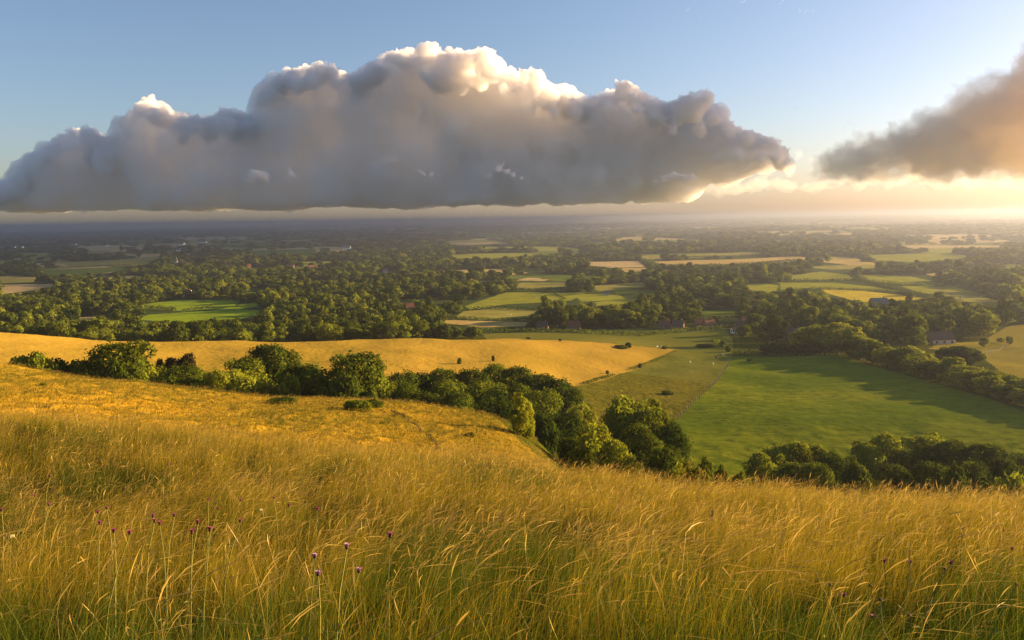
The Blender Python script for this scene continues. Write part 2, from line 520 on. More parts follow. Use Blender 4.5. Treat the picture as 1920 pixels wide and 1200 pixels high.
# ------------------------------------------------------------------ the air
def build_haze():
    x0, x1, y0, y1, z0, z1 = -58000, 60000, -400, 33000, -40, CZ + 30
    v = [(x, y, z) for x in (x0, x1) for y in (y0, y1) for z in (z0, z1)]
    f = [(0, 1, 3, 2), (4, 6, 7, 5), (0, 4, 5, 1), (2, 3, 7, 6), (0, 2, 6, 4), (1, 5, 7, 3)]
    me = bpy.data.meshes.new('haze'); me.from_pydata(v, [], f); me.update()
    m, N, L = new_mat('haze')
    pv = N.new('ShaderNodeVolumePrincipled')
    pv.inputs['Color'].default_value = (0.38, 0.42, 0.52, 1)
    pv.inputs['Density'].default_value = HAZE
    pv.inputs['Anisotropy'].default_value = 0.6
    o = N.new('ShaderNodeOutputMaterial'); L.new(pv.outputs[0], o.inputs['Volume'])
    tag(link('haze', me, m), 'thin evening haze over the fields', 'haze', None, 'stuff')


HAZE = 1.25e-4
build_haze()


# ------------------------------------------------------------------ clouds: heaps of billows filled with mist
def sphere_pts(n=2):
    bmesh_me = bpy.data.meshes.new('ball')
    import bmesh
    bm = bmesh.new(); bmesh.ops.create_icosphere(bm, subdivisions=n, radius=1); bm.to_mesh(bmesh_me); bm.free()
    v = np.array([p.co[:] for p in bmesh_me.vertices]); f = np.array([p.vertices[:] for p in bmesh_me.polygons])
    bpy.data.meshes.remove(bmesh_me)
    return v, f


BALL, BALL2 = sphere_pts(2), sphere_pts(3)


def cloud_mat(name, dens, col, aniso=0.35):
    m, N, L = new_mat(name)
    pv = N.new('ShaderNodeVolumePrincipled')
    pv.inputs['Color'].default_value = (*col, 1)
    pv.inputs['Density'].default_value = dens
    pv.inputs['Anisotropy'].default_value = aniso
    o = N.new('ShaderNodeOutputMaterial'); L.new(pv.outputs[0], o.inputs['Volume'])
    return m


def billows(balls, gens=2, seed=1, kids=(10, 6), floor=None, calm=None):
    """grow smaller billows on the upper sides of every ball; below the height calm(x) they stay few and broad"""
    g = np.random.default_rng(seed)
    out = [np.array(b) for b in balls]
    cur = out
    for k in range(gens):
        par = np.array(out)
        nxt = []
        for b in cur:
            quiet = calm is not None and b[2] < calm(b[0])
            if quiet and k > 0: continue
            for _ in range(2 if quiet else kids[k]):
                d = g.normal(size=3); d /= np.linalg.norm(d)
                if d[2] < -0.2: d[2] *= -1
                r = b[3] * g.uniform(0.28, 0.52)
                c = b[:3] + d * (b[3] * g.uniform(0.72, 0.98))
                if floor is not None and c[2] - r * 0.6 < floor: continue
                tip = c + d * r                                   # a billow wholly inside its neighbours is not needed
                if (((par[:, :3] - tip) ** 2).sum(1) < (par[:, 3] * 0.97) ** 2).any(): continue
                nxt.append(np.array([*c, r]))
        out = out + nxt; cur = nxt
    return np.array(out)


def cloud(name, balls, voxel, mat, label, disp=(6.0, 3.0, 1.6), floor=None, group=None, flat=None):
    v = []; f = []; n = 0
    for b in balls:
        bv, bf = BALL2 if b[3] > voxel * 6 else BALL
        v.append(bv * b[3] + b[:3]); f.append(bf + n); n += len(bv)
    v = np.concatenate(v); f = np.concatenate(f)
    if floor is not None:
        v[:, 2] = np.where(v[:, 2] < floor, floor + (v[:, 2] - floor) * 0.12, v[:, 2])
    if flat:
        zc = v[:, 2].mean(); v[:, 2] = zc + (v[:, 2] - zc) * flat
    me = mesh_np(name, v, f)
    o = link(name, me, mat)
    rm = o.modifiers.new('union', 'REMESH'); rm.mode = 'VOXEL'; rm.voxel_size = voxel
    for k, (s, a) in enumerate(zip((voxel * 22, voxel * 9, voxel * 4), disp)):
        tx = bpy.data.textures.new('billow', 'CLOUDS'); tx.noise_scale = s; tx.noise_depth = 2 if k < 2 else 1
        tx.noise_type = 'SOFT_NOISE' if k == 0 else 'HARD_NOISE'
        dm = o.modifiers.new('billow', 'DISPLACE'); dm.texture = tx; dm.texture_coords = 'GLOBAL'
        dm.strength = a * voxel; dm.mid_level = 0.5
    rm = o.modifiers.new('clean', 'REMESH'); rm.mode = 'VOXEL'; rm.voxel_size = voxel * 0.9
    return tag(o, label, 'cloud', group, 'structure')


def cb(px, py, rpx, D):
    """cloud ball centred on a picture point at distance D with a picture radius"""
    u, t = ray(px, py)
    return (u * D, D, CZ - t * D, rpx / F * D)


OUT = [(-260, 360), (-150, 330), (-60, 345), (0, 335), (45, 322), (70, 282), (130, 240), (170, 236), (195, 270), (232, 245), (255, 190), (285, 180), (310, 208), (350, 218), (400, 212), (440, 195),
       (472, 228), (485, 178), (512, 146), (550, 122), (612, 114), (650, 138), (700, 126), (722, 95), (800, 90), (850, 90), (905, 86), (940, 120), (990, 132), (1050, 160), (1085, 188),
       (1130, 172), (1175, 150), (1218, 186), (1260, 188), (1312, 176), (1350, 214), (1400, 242), (1450, 256), (1480, 280), (1510, 320)]


def main_cloud():
    g = np.random.default_rng(11)
    xs, ys = zip(*OUT)
    D = 21000.0
    base = CZ + 370
    body, crest = [], []
    px = -260.0
    while px < 1490:
        top = np.interp(px, xs, ys)
        r = g.uniform(9, 24)
        if px < 1470: crest.append(cb(px, top + r * 1.15, r, D - 300 + g.uniform(-500, 500)))
        if px < 1470 and g.uniform() < 0.7: crest.append(cb(px + g.uniform(-8, 8), top + r * 1.2 + g.uniform(10, 26), g.uniform(8, 20), D - 600 + g.uniform(-400, 300)))
        y = top + r * 1.6
        low = min(384, top + 22 + max(0.0, 1500 - px) * 0.5)          # the right tip thins out upwards
        while y < low:
            r2 = min(g.uniform(34, 62), max(14, (y - top) * 0.62 + 8), 12 + max(0.0, 1520 - px) * 0.22)
            if y - r2 > top + 3:
                body.append(cb(px + g.uniform(-14, 14), y, r2, D - 700 + r2 / F * D + g.uniform(-260, 260)))
            y += r2 * 0.75
        px += r * 0.9
    # the bright heads that bulge out of the bank towards the sun
    for x, y, r in ((828, 150, 32), (868, 120, 26), (905, 110, 24), (800, 106, 24), (866, 160, 20), (925, 138, 22), (1030, 186, 25), (1008, 156, 22), (985, 142, 17), (1040, 214, 12), (1166, 168, 19), (1292, 205, 30), (1322, 190, 20), (1270, 226, 16), (1196, 206, 12), (1112, 190, 12), (900, 158, 18), (944, 172, 16), (1080, 214, 14), (1140, 200, 13), (1230, 214, 13), (1262, 244, 12), (1312, 246, 15), (1180, 236, 11), (1000, 206, 10), (1370, 250, 13), (1340, 224, 14),
                    (1400, 262, 20), (1446, 274, 14), (1385, 296, 17), (1425, 296, 13), (1350, 300, 14),):
        crest.append(cb(x, y, r, D - 1600 + g.uniform(-300, 300)))
    soft = cloud_mat('cumulus_mist', 0.0040, (0.991, 0.982, 0.978), 0.08)
    crisp = cloud_mat('cumulus_crest_mist', 0.0075, (0.981, 0.962, 0.948), 0.12)
    o = cloud('cloud', billows(body, 1, 5, (4, 0), base), 50.0, soft, 'long grey cumulus bank with towering sunlit tops above the plain', (5.0, 3.0, 1.2), base)
    t = cloud('cloud_top', billows(crest, 2, 6, (11, 7), base), 25.0, crisp, None, (7.0, 5.5, 2.6), base)
    for k in ('category', 'kind'): del t[k]
    t.parent = o


def small_clouds():
    g = np.random.default_rng(4)
    puff = cloud_mat('puff_mist', 0.018, (0.988, 0.962, 0.94))
    soft = cloud_mat('soft_mist', 0.0016, (0.99, 0.985, 0.98), 0.5)
    thin = cloud_mat('thin_mist', 0.0007, (0.99, 0.98, 0.98), 0.5)
    D = 13500.0

    def puffs(spots, mat, label, voxel, D, kids=(8, 5), disp=(5, 3, 2), seed=1, group=None):
        cloud('cloud', billows([cb(x, y, r, D + g.uniform(-100, 100)) for x, y, r in spots], 2, seed, kids), voxel, mat, label, disp, None, group)

    puffs([(470, 336, 7), (482, 328, 10), (494, 330, 8), (460, 338, 5), (500, 336, 6)], puff, 'small peach puff with two humps before the dark left part of the bank', 16, D)
    puffs([(546, 328, 9), (536, 333, 6), (556, 333, 6), (566, 335, 4)], puff, 'small round peach puff just right of the two humped puff', 16, D)
    puffs([(722, 297, 5), (732, 299, 6), (744, 302, 6), (754, 305, 4)], puff, 'flat sunlit wisp lying across the middle of the grey bank', 16, D)
    puffs([(785, 322, 6), (797, 327, 7), (810, 326, 6), (818, 322, 5)], puff, 'ragged peach puff low on the middle of the bank', 16, D)
    puffs([(935, 318, 9), (950, 322, 9), (962, 328, 8), (978, 334, 6), (945, 308, 6), (918, 330, 6)], puff, 'tall ragged sunlit puff below the bright crest of the bank', 16, D)
    puffs([(1228, 340, 7), (1245, 334, 10), (1262, 330, 10), (1280, 333, 9), (1298, 334, 8)], puff, 'wide sunlit puff low under the right end of the bank', 16, D)
    wisp = cloud_mat('wisp_mist', 0.0006, (0.99, 0.96, 0.92), 0.45)
    puffs([(1440, 322, 14), (1400, 318, 14), (1462, 300, 13), (1496, 292, 11), (1524, 302, 9), (1380, 340, 13), (1345, 352, 12), (1545, 312, 6), (1480, 330, 11), (1430, 345, 12)], wisp, 'loose warm wisps where the right tip of the bank dissolves', 22, 17500, (7, 5), (14, 9, 5))
    streaks = []
    for k in range(34):
        px = 1300 + 24 * k
        streaks.append(cb(px, 352 + g.uniform(-16, 14) - k * 0.3, g.uniform(18, 30), 24500 + g.uniform(-900, 900)))
    cloud('cloud', billows(streaks, 1, 9, (7, 0)), 60, cloud_mat('streak_mist', 0.00045, (0.99, 0.955, 0.92), 0.3), 'low peach band of cloud on the right under the long brown cloud', (9, 6, 3), CZ + 420, None, 0.6)
    # the long brown cloud at the right with its frayed near edge
    E = 12000.0
    big = []
    for px in range(1540, 2060, 22):
        top = np.interp(px, [1530, 1560, 1600, 1700, 1800, 1850, 1900, 2000, 2320], [316, 276, 246, 222, 186, 160, 118, 80, 70])
        bot = np.interp(px, [1530, 1700, 1900, 2320], [340, 344, 330, 300])
        k = 4
        for _ in range(k):
            r = (bot - top) * g.uniform(0.28, 0.42)
            big.append(cb(px + g.uniform(-12, 12), g.uniform(top + r, max(bot - r * 0.7, top + r + 1)), r, E + g.uniform(-700, 700)))
    for x, y, r in [(1850, 165, 16), (1875, 155, 22), (1905, 140, 24), (1940, 130, 30), (1990, 120, 36), (1990, 150, 40)]:
        big.append(cb(x, y, r, E))
    brown = cloud_mat('evening_cloud_mist', 0.0017, (0.99, 0.90, 0.77), 0.4)  # orange of the low sun is put into the mist colour
    cloud('cloud', billows(big, 2, 8, (9, 5)), 26, brown, 'long brown orange cloud with a bright lit top edge near the sun', (12, 10, 5))
    puffs([(1880, 335, 16), (1905, 330, 20), (1935, 335, 26), (1965, 325, 30), (1990, 340, 30)], soft, 'loose orange cloud scrap under the long brown cloud', 26, E)
    for spots, lab in (
        ([(1310, 30, 5), (1314, 36, 4), (1290, 18, 4)], 'faint pink wisp high in the sky, first of three near the top'),
        ([(1388, 5, 6), (1397, 0, 6), (1462, 8, 5), (1466, 2, 5)], 'faint pink wisp pair touching the top of the photo'),
        ([(1500, 20, 4), (1512, 21, 5), (1524, 22, 4), (1522, 8, 3)], 'flat pale pink wisp high above the brown cloud'),
        ([(1500, 180, 6), (1512, 178, 7), (1494, 205, 7), (1486, 215, 6), (1518, 192, 5)], 'faint torn wisp in the gap between the two large clouds'),
        ([(1590, 232, 5), (1602, 236, 6), (1640, 226, 5), (1582, 244, 5)], 'thin frayed scraps above the left tip of the long brown cloud'),
    ):
        puffs(spots, thin, lab, 15, 15000, (6, 4), (9, 5, 3))
    # unseen cloud deck added beyond the right edge to shade the left plain
    h = 6500.0
    off = SUN * (h / SUN.z)
    deck = []
    while len(deck) < 620:
        Y = math.exp(g.uniform(math.log(1250), math.log(27000)))
        u = g.uniform(-1.0, 0.16)
        if u > np.interp(Y, [1250, 1700, 2400, 4500, 12000, 27000], [-0.28, -0.16, 0.0, 0.10, 0.05, -0.1]): continue
        x, y = u * Y + off.x, Y + off.y
        if x / y < 0.76: continue
        deck.append((x, y, CZ + h, (110 + 0.06 * Y) * g.uniform(0.7, 1.2)))
    cloud('cloud', np.array(deck), 60, cloud_mat('shade_deck_mist', 0.03, (0.98, 0.98, 0.98)), 'unseen cloud deck added towards the sun to shade the plain', (4, 2, 1), None, None, 0.35)


main_cloud()
small_clouds()
# ------------------------------------------------------------------ foliage and bark
def leaf_mat(name, dark, light, trans=0.35):
    m, N, L = new_mat(name)
    at_ = N.new('ShaderNodeAttribute'); at_.attribute_name = 'tint'
    oi = N.new('ShaderNodeObjectInfo')
    base = ramp(N, L, oi.outputs['Random'], [(0.0, dark), (0.55, tuple((a + b) / 2 for a, b in zip(dark, light))), (1.0, light)])
    colr = mixc(N, L, 1.0, base, at_.outputs['Color'], 'MULTIPLY')
    d = N.new('ShaderNodeBsdfDiffuse'); L.new(colr, d.inputs['Color'])
    tr = N.new('ShaderNodeBsdfTranslucent'); L.new(colr, tr.inputs['Color'])
    mx = N.new('ShaderNodeMixShader'); mx.inputs[0].default_value = trans
    L.new(d.outputs[0], mx.inputs[1]); L.new(tr.outputs[0], mx.inputs[2])
    o = N.new('ShaderNodeOutputMaterial'); L.new(mx.outputs[0], o.inputs['Surface'])
    return m


def plain(name, c, rough=0.7, bump=0.0, scale=8.0, c2=None):
    m, N, L = new_mat(name)
    b = N.new('ShaderNodeBsdfPrincipled'); b.inputs['Roughness'].default_value = rough
    b.inputs['Specular IOR Level'].default_value = 0.25
    tc = N.new('ShaderNodeTexCoord')
    n = noise(N, L, scale, 4, 0.6, tc.outputs['Object'])
    L.new(ramp(N, L, n, [(0.3, c), (0.7, c2 or tuple(min(1, x * 1.25) for x in c))]), b.inputs['Base Color'])
    o = N.new('ShaderNodeOutputMaterial'); L.new(b.outputs[0], o.inputs['Surface'])
    return m


LEAF = leaf_mat('leaves', (0.042, 0.066, 0.006), (0.140, 0.165, 0.012), 0.36)
LEAF_PALE = leaf_mat('pale_leaves', (0.15, 0.18, 0.013), (0.25, 0.265, 0.018), 0.45)  # pale foliage; on the right it also stands in for backlight
LEAF_COPPER = leaf_mat('copper_leaves', (0.045, 0.040, 0.012), (0.06, 0.046, 0.013), 0.3)
LEAF_FIR = leaf_mat('fir_needles', (0.035, 0.05, 0.012), (0.05, 0.065, 0.016), 0.2)
LEAF_FAR = leaf_mat('wood_leaves', (0.045, 0.068, 0.007), (0.125, 0.145, 0.012), 0.32)
LEAF_SUN = leaf_mat('sunlit_leaves', (0.15, 0.15, 0.02), (0.18, 0.175, 0.025), 0.45)  # yellow of the sunlight is put into this leaf colour
BARK = plain('bark', (0.06, 0.045, 0.03), 0.9, 0, 3.0)


def leaf_quads(cen, nrm, size, g):
    n = len(cen)
    nrm = nrm / np.linalg.norm(nrm, axis=1, keepdims=True)
    a = g.normal(size=(n, 3)); a -= nrm * (a * nrm).sum(1, keepdims=True); a /= np.linalg.norm(a, axis=1, keepdims=True)
    b = np.cross(nrm, a)
    s = size[:, None]
    bend = nrm * s * g.uniform(-0.25, 0.25, (n, 1))
    q = np.stack([cen - a * s, cen - b * s * 0.62 + bend, cen + a * s, cen + b * s * 0.62 + bend], 1)
    return q.reshape(-1, 3), np.arange(4 * n).reshape(n, 4)


def crown_mesh(name, n, leaf, H, Rw, shape, seed, mat, lobes=34, base=0.22, ragged=0.35):
    """leaf clumps spread over many lobes; H height, Rw half width, shape: round, tall, bush, fir"""
    g = np.random.default_rng(seed)
    L_, W = [], []
    while len(L_) < lobes:
        d = g.normal(size=3); d /= np.linalg.norm(d)
        f = g.uniform(0.35, 1.0) ** 0.6
        zc, rz = H * (base + 1) / 2, H * (1 - base) / 2
        r = Rw * g.uniform(0.16, 0.46)
        p = np.array([d[0] * (Rw - r * 0.8) * f, d[1] * (Rw - r * 0.8) * f, zc + d[2] * (rz - r * 0.7) * f])
        hh = (p[2] - base * H) / (H * (1 - base))
        lim = {'round': 1.0, 'tall': 0.95 - 0.5 * max(0, hh - 0.35), 'bush': 1.0 - 0.25 * hh, 'fir': max(0.12, 1.02 - hh)}[shape]
        p[:2] *= lim
        if shape == 'fir': r *= 0.45 + 0.6 * (1 - hh)
        p += g.normal(size=3) * Rw * np.array([0.2, 0.2, 0.12]) * ragged
        L_.append((*p, r, g.uniform(0.6, 1.4))); W.append(r * r)
    L_ = np.array(L_); W = np.array(W) / sum(W)
    k = g.choice(len(L_), int(n * 1.6), p=W)
    d = g.normal(size=(len(k), 3)); d[:, 2] += 0.25; d /= np.linalg.norm(d, axis=1, keepdims=True)
    rr = L_[k, 3] * g.uniform(0.66, 1.1, len(k)) * np.where(g.uniform(size=len(k)) < 0.07, 1.3, 1.0)
    c = L_[k, :3] + d * rr[:, None] * np.array([1, 1, 0.85])
    inside = np.zeros(len(c), bool)
    for b in L_:
        inside |= (((c - b[:3]) ** 2).sum(1) < (b[3] * 0.62) ** 2)
    keep = np.nonzero(~inside & (c[:, 2] > 0.02 * H))[0][:n]
    c, d, k = c[keep], d[keep], k[keep]
    q, f = leaf_quads(c, d + 0.36 * g.normal(size=d.shape), leaf * g.uniform(0.6, 1.35, len(c)), g)
    t = L_[k, 4] * g.uniform(0.75, 1.25, len(c))
    warm = g.uniform(-0.12, 0.16, len(c))
    cols = np.stack([t * (1 + warm), t, t * (1 - warm)], 1)
    me = mesh_np(name, q, f, False, np.repeat(cols, 4, 0))
    me.materials.append(mat)
    return me, L_


def tube(pts, rads, seg=7):
    v, f = [], []
    pts = [np.array(p, float) for p in pts]
    for i, (p, r) in enumerate(zip(pts, rads)):
        d = pts[min(i + 1, len(pts) - 1)] - pts[max(i - 1, 0)]
        d = d / (np.linalg.norm(d) + 1e-9)
        a = np.cross(d, [0.3, 0.9, 0.1]); a /= np.linalg.norm(a); b = np.cross(d, a)
        for s in range(seg):
            t = 2 * math.pi * s / seg
            v.append(p + (a * math.cos(t) + b * math.sin(t)) * r)
    for i in range(len(pts) - 1):
        for s in range(seg):
            s2 = (s + 1) % seg
            f.append((i * seg + s, i * seg + s2, (i + 1) * seg + s2, (i + 1) * seg + s))
    return np.array(v), np.array(f)


def trunk_mesh(name, H, Rw, lobes, seed, base=0.22, limbs=9):
    g = np.random.default_rng(seed)
    V, Fc, n = [], [], 0

    def add(v, f):
        nonlocal n
        V.append(v); Fc.append(f + n); n += len(v)
    r0 = 0.028 * H + 0.03
    top = np.array([g.normal() * 0.03 * H, g.normal() * 0.03 * H, H * 0.72])
    add(*tube([(0, 0, -0.6), (0, 0, 0.25), (top[0] * 0.3, top[1] * 0.3, H * base), (top[0] * 0.7, top[1] * 0.7, H * 0.5), top], [r0 * 1.6, r0 * 1.1, r0 * 0.8, r0 * 0.45, r0 * 0.12]))
    for k in g.choice(len(lobes), min(limbs, len(lobes)), replace=False):
        e = lobes[k, :3]
        h0 = H * g.uniform(base * 0.7, 0.5)
        s = np.array([top[0] * h0 / H, top[1] * h0 / H, h0])
        m = (s + e) / 2 + np.array([0, 0, 0.04 * H])
        add(*tube([s, m, e], [r0 * 0.4, r0 * 0.26, r0 * 0.08], 5))
    me = mesh_np(name, np.concatenate(V), np.concatenate(Fc), True)
    me.materials.append(BARK)
    return me


PROTO = {}


def proto(key, n, leaf, H, Rw, shape, seed, mat, lobes=34, base=0.22, ragged=0.35):
    c, lb = crown_mesh('crown', n, leaf, H, Rw, shape, seed, mat, lobes, base, ragged)
    t = trunk_mesh('trunk', H, Rw, lb, seed + 100, base)
    PROTO.setdefault(key, []).append((t, c, H, Rw))


for s in range(4): proto('oak', 9500, 0.29, 13, 6.3, 'round', 10 + s, LEAF, 46, 0.10)
for s in range(2): proto('pale', 7500, 0.27, 10, 5.4, 'round', 20 + s, LEAF_PALE, 40, 0.04)
proto('tall', 6500, 0.28, 14, 4.4, 'tall', 30, LEAF_PALE, 36, 0.06)
for s in range(2): proto('bush', 3600, 0.22, 4, 3.2, 'bush', 40 + s, LEAF, 26, -0.05)
proto('palebush', 2600, 0.2, 4, 3.2, 'bush', 45, LEAF_PALE, 26, -0.05)
proto('sunbush', 2200, 0.11, 2, 1.7, 'bush', 46, LEAF_SUN, 24, -0.05)
proto('copper', 2200, 0.26, 7, 3.2, 'round', 50, LEAF_COPPER, 24, 0.08)
for s in range(2): proto('fir', 2200, 0.30, 11, 2.6, 'fir', 60 + s, LEAF_FIR, 34, 0.10)
for s in range(4): proto('mid', 3200, 0.5, 13, 6.2, 'round', 70 + s, LEAF, 34, 0.08)
for s in range(2): proto('midpale', 2900, 0.48, 12, 5.6, 'round', 80 + s, LEAF_PALE, 30, 0.08)
for s in range(2): proto('midtall', 2600, 0.5, 15, 4.6, 'tall', 85 + s, LEAF, 30, 0.08)

TREES = []            # (x, y, radius): to keep things apart
ORD = 'first second third fourth fifth sixth seventh eighth ninth tenth eleventh twelfth thirteenth fourteenth fifteenth sixteenth seventeenth eighteenth nineteenth'.split()
TENS = {2: 'twenty', 3: 'thirty', 4: 'forty', 5: 'fifty', 6: 'sixty', 7: 'seventy', 8: 'eighty', 9: 'ninety'}
TENTH = {2: 'twentieth', 3: 'thirtieth', 4: 'fortieth', 5: 'fiftieth', 6: 'sixtieth', 7: 'seventieth', 8: 'eightieth', 9: 'ninetieth'}


def ordinal(n):
    if n < 20: return ORD[n - 1]
    if n % 10 == 0: return TENTH[n // 10]
    return TENS[n // 10] + '-' + ORD[n % 10 - 1]


def plant_tree(x, y, H, w, kind, label, group, name='broadleaf_tree', cat='tree', rz=None, sink=0.15):
    t, c, H0, R0 = rnd.choice(PROTO[kind])
    root = bpy.data.objects.new(name, None); COL.objects.link(root)
    root.empty_display_size = 0.5
    root.location = (x, y, hgt(x, y) - sink)
    root.rotation_euler = (0, 0, rnd.uniform(0, 6.28) if rz is None else rz)
    sx = w / (2 * R0)
    root.scale = (sx, sx * rnd.uniform(0.92, 1.08), H / H0)
    tag(root, label, cat, group)
    link('trunk', t, None, root)
    link('crown', c, None, root)
    TREES.append((x, y, w * 0.5))
    return root


LOOK = {'oak': 'dark green', 'pale': 'pale green', 'tall': 'slim pale', 'bush': 'dark low', 'palebush': 'pale low', 'sunbush': 'sunlit yellow', 'copper': 'dark brownish', 'fir': 'dark narrow', 'mid': 'dark green', 'midpale': 'pale green', 'midtall': 'tall narrow'}


def row(spots, where, group):
    """(picture column, picture height of the top, width in px, distance, kind): things of one row, told apart by their order from the left"""
    spots = sorted(spots)
    n_of = {}
    for px, top, w, Y, kind in spots:
        u, t = ray(px, top)
        x = u * Y
        H = max(1.2, -t * Y + CZ - hgt(x, Y))
        w = max(w, 0.5 * H * F / Y)
        n_of[kind] = n_of.get(kind, 0) + 1
        isb = 'bush' in kind
        word = 'bush' if isb else ('conifer' if kind == 'fir' else 'tree')
        many = sum(1 for s in spots if s[4] == kind) > 1
        lab = f"{LOOK[kind]} {word}, {ordinal(n_of[kind])} such from the left {where}" if many else f"{LOOK[kind]} {word}, the only such {where}"
        plant_tree(x, Y, H, w * Y / F, kind, lab, group, 'bush' if isb else ('conifer' if kind == 'fir' else 'broadleaf_tree'), word)


row([(62, 658, 110, 186, 'bush'), (112, 674, 80, 192, 'bush'), (152, 674, 80, 190, 'bush'), (228, 622, 160, 198, 'oak'), (212, 672, 60, 186, 'bush'), (312, 664, 58, 214, 'copper'), (348, 655, 56, 216, 'copper'),
     (262, 694, 70, 184, 'palebush'), (292, 688, 70, 187, 'palebush'), (335, 680, 100, 189, 'oak'), (505, 642, 125, 228, 'oak'), (452, 662, 105, 216, 'oak'), (405, 692, 80, 186, 'pale'), (450, 684, 118, 191, 'pale'),
     (568, 672, 116, 200, 'oak'), (604, 704, 56, 192, 'bush'), (655, 648, 150, 195, 'oak'), (706, 682, 84, 206, 'oak'), (690, 724, 60, 188, 'bush'), (372, 690, 60, 200, 'bush'), (540, 700, 60, 190, 'bush'), (640, 700, 80, 186, 'bush')],
    'between the two golden slopes', 'trees in the hollow behind the near slope')
row([(752, 694, 75, 215, 'oak'), (792, 690, 85, 222, 'oak'), (758, 716, 70, 196, 'oak'), (832, 688, 85, 224, 'oak'), (838, 708, 90, 202, 'oak'), (880, 685, 85, 226, 'oak'), (926, 680, 88, 230, 'oak'), (905, 706, 90, 206, 'oak'),
     (966, 684, 85, 230, 'oak'), (1004, 692, 90, 226, 'oak'), (955, 716, 95, 200, 'oak'), (1042, 702, 85, 222, 'oak'), (1010, 728, 100, 192, 'oak'), (1062, 722, 90, 208, 'oak'), (1088, 752, 70, 192, 'pale'), (1052, 766, 85, 176, 'oak'),
     (860, 728, 80, 188, 'oak'), (926, 738, 85, 178, 'oak'), (800, 724, 80, 190, 'oak'), (975, 760, 70, 165, 'bush'), (1020, 772, 70, 165, 'bush')],
    'in the wood below the golden field', 'trees of the dark wood in the hollow')
row([(1180, 730, 120, 152, 'pale'), (1222, 760, 112, 148, 'oak'), (1258, 786, 80, 146, 'oak'), (1112, 792, 118, 120, 'pale'), (1078, 812, 74, 124, 'oak'), (1150, 822, 84, 112, 'pale'), (1245, 830, 84, 112, 'oak'), (1200, 792, 90, 136, 'oak'), (1160, 762, 80, 150, 'oak'),
     (1178, 868, 80, 58, 'sunbush'), (1308, 866, 76, 52, 'sunbush'), (1322, 858, 56, 100, 'bush'), (1352, 874, 46, 90, 'bush'), (1386, 880, 40, 90, 'bush'), (1275, 868, 46, 70, 'palebush')],
    'in the near clump of the wood', 'trees of the clump at the near end of the wood')
row([(1425, 846, 62, 152, 'pale'), (1455, 832, 72, 165, 'pale'), (1492, 826, 78, 166, 'pale'), (1534, 832, 66, 168, 'pale'), (1562, 846, 62, 160, 'oak'), (1592, 852, 56, 165, 'bush'), (1628, 822, 74, 172, 'pale'), (1662, 812, 88, 174, 'pale'), (1708, 815, 84, 175, 'pale'),
     (1752, 810, 96, 176, 'pale'), (1786, 822, 80, 170, 'oak'), (1850, 830, 92, 166, 'oak'), (1826, 860, 70, 138, 'oak'), (1884, 856, 84, 140, 'oak'), (1918, 846, 74, 160, 'oak'), (1900, 888, 90, 104, 'palebush'), (1962, 850, 90, 160, 'oak'), (2010, 840, 90, 160, 'oak'), (1484, 862, 74, 138, 'oak'),
     (1534, 864, 64, 138, 'oak'), (1602, 866, 66, 142, 'bush'), (1682, 862, 84, 138, 'oak'), (1742, 864, 84, 136, 'oak'), (1790, 870, 66, 128, 'bush')],
    'in the thicket below the crest', 'trees of the thicket just below the near crest')  # pale kinds here carry the backlight in their leaf colour
# the slim two-lobed tree and the scrub on the open golden slope
x, y = ground(975, 816, 60)
plant_tree(x, y, 86 * y / F, 60 * y / F, 'tall', 'slim pale tree standing alone on the edge of the golden slope', None)
x, y = ground(988, 822, 60)
plant_tree(x, y, 50 * y / F, 46 * y / F, 'palebush', 'pale round bush at the foot of the slim lone tree', None, 'bush', 'bush')
for px, py, w, h, lab in ((528, 757, 70, 14, 'flat dark scrub patch on the crest of the near golden slope'), (672, 776, 62, 24, 'dark scrub patch beside the path on the golden slope'), (700, 770, 50, 16, 'smaller scrub patch touching the dark patch beside the path'),
                          (880, 816, 28, 9, 'tiny flat dark bush low on the golden slope'), (716, 795, 14, 7, 'tiny dark tuft below the scrub patch by the path'), (80, 718, 16, 7, 'tiny dark tuft high on the left of the near slope')):
    x, y = ground(px, py, 50)
    plant_tree(x, y, h * y / F, w * y / F, 'bush', lab, None, 'bush', 'bush')
for px, py, w, h, lab in ((862, 687, 12, 12, 'lone dark bush on the golden field above the wood'), (925, 684, 8, 12, 'small pointed bush above the wood on the golden field'), (1200, 690, 10, 9, 'small round bush at the lower edge of the golden field'), (1139, 702, 8, 7, 'tiny bush where the golden field meets the olive slope'),
                          (1165, 654, 34, 7, 'low dark scrub line in the pasture beyond the golden field'), (1178, 653, 16, 10, 'round bush at the right end of the scrub line in the pasture'), (1246, 655, 16, 7, 'small dark bush near the right tip of the golden field'), (1322, 651, 42, 6, 'flat dark thorn patch in the pasture'),
                          (1353, 650, 12, 11, 'small dark bush at the corner of the green field fence'), (1366, 659, 14, 13, 'round bush next to the corner of the green field fence'), (1252, 745, 30, 8, 'flat dark scrub on the olive slope')):
    x, y = ground(px, py, 180)
    plant_tree(x, y, h * y / F, w * y / F, 'bush', lab, None, 'bush', 'bush')
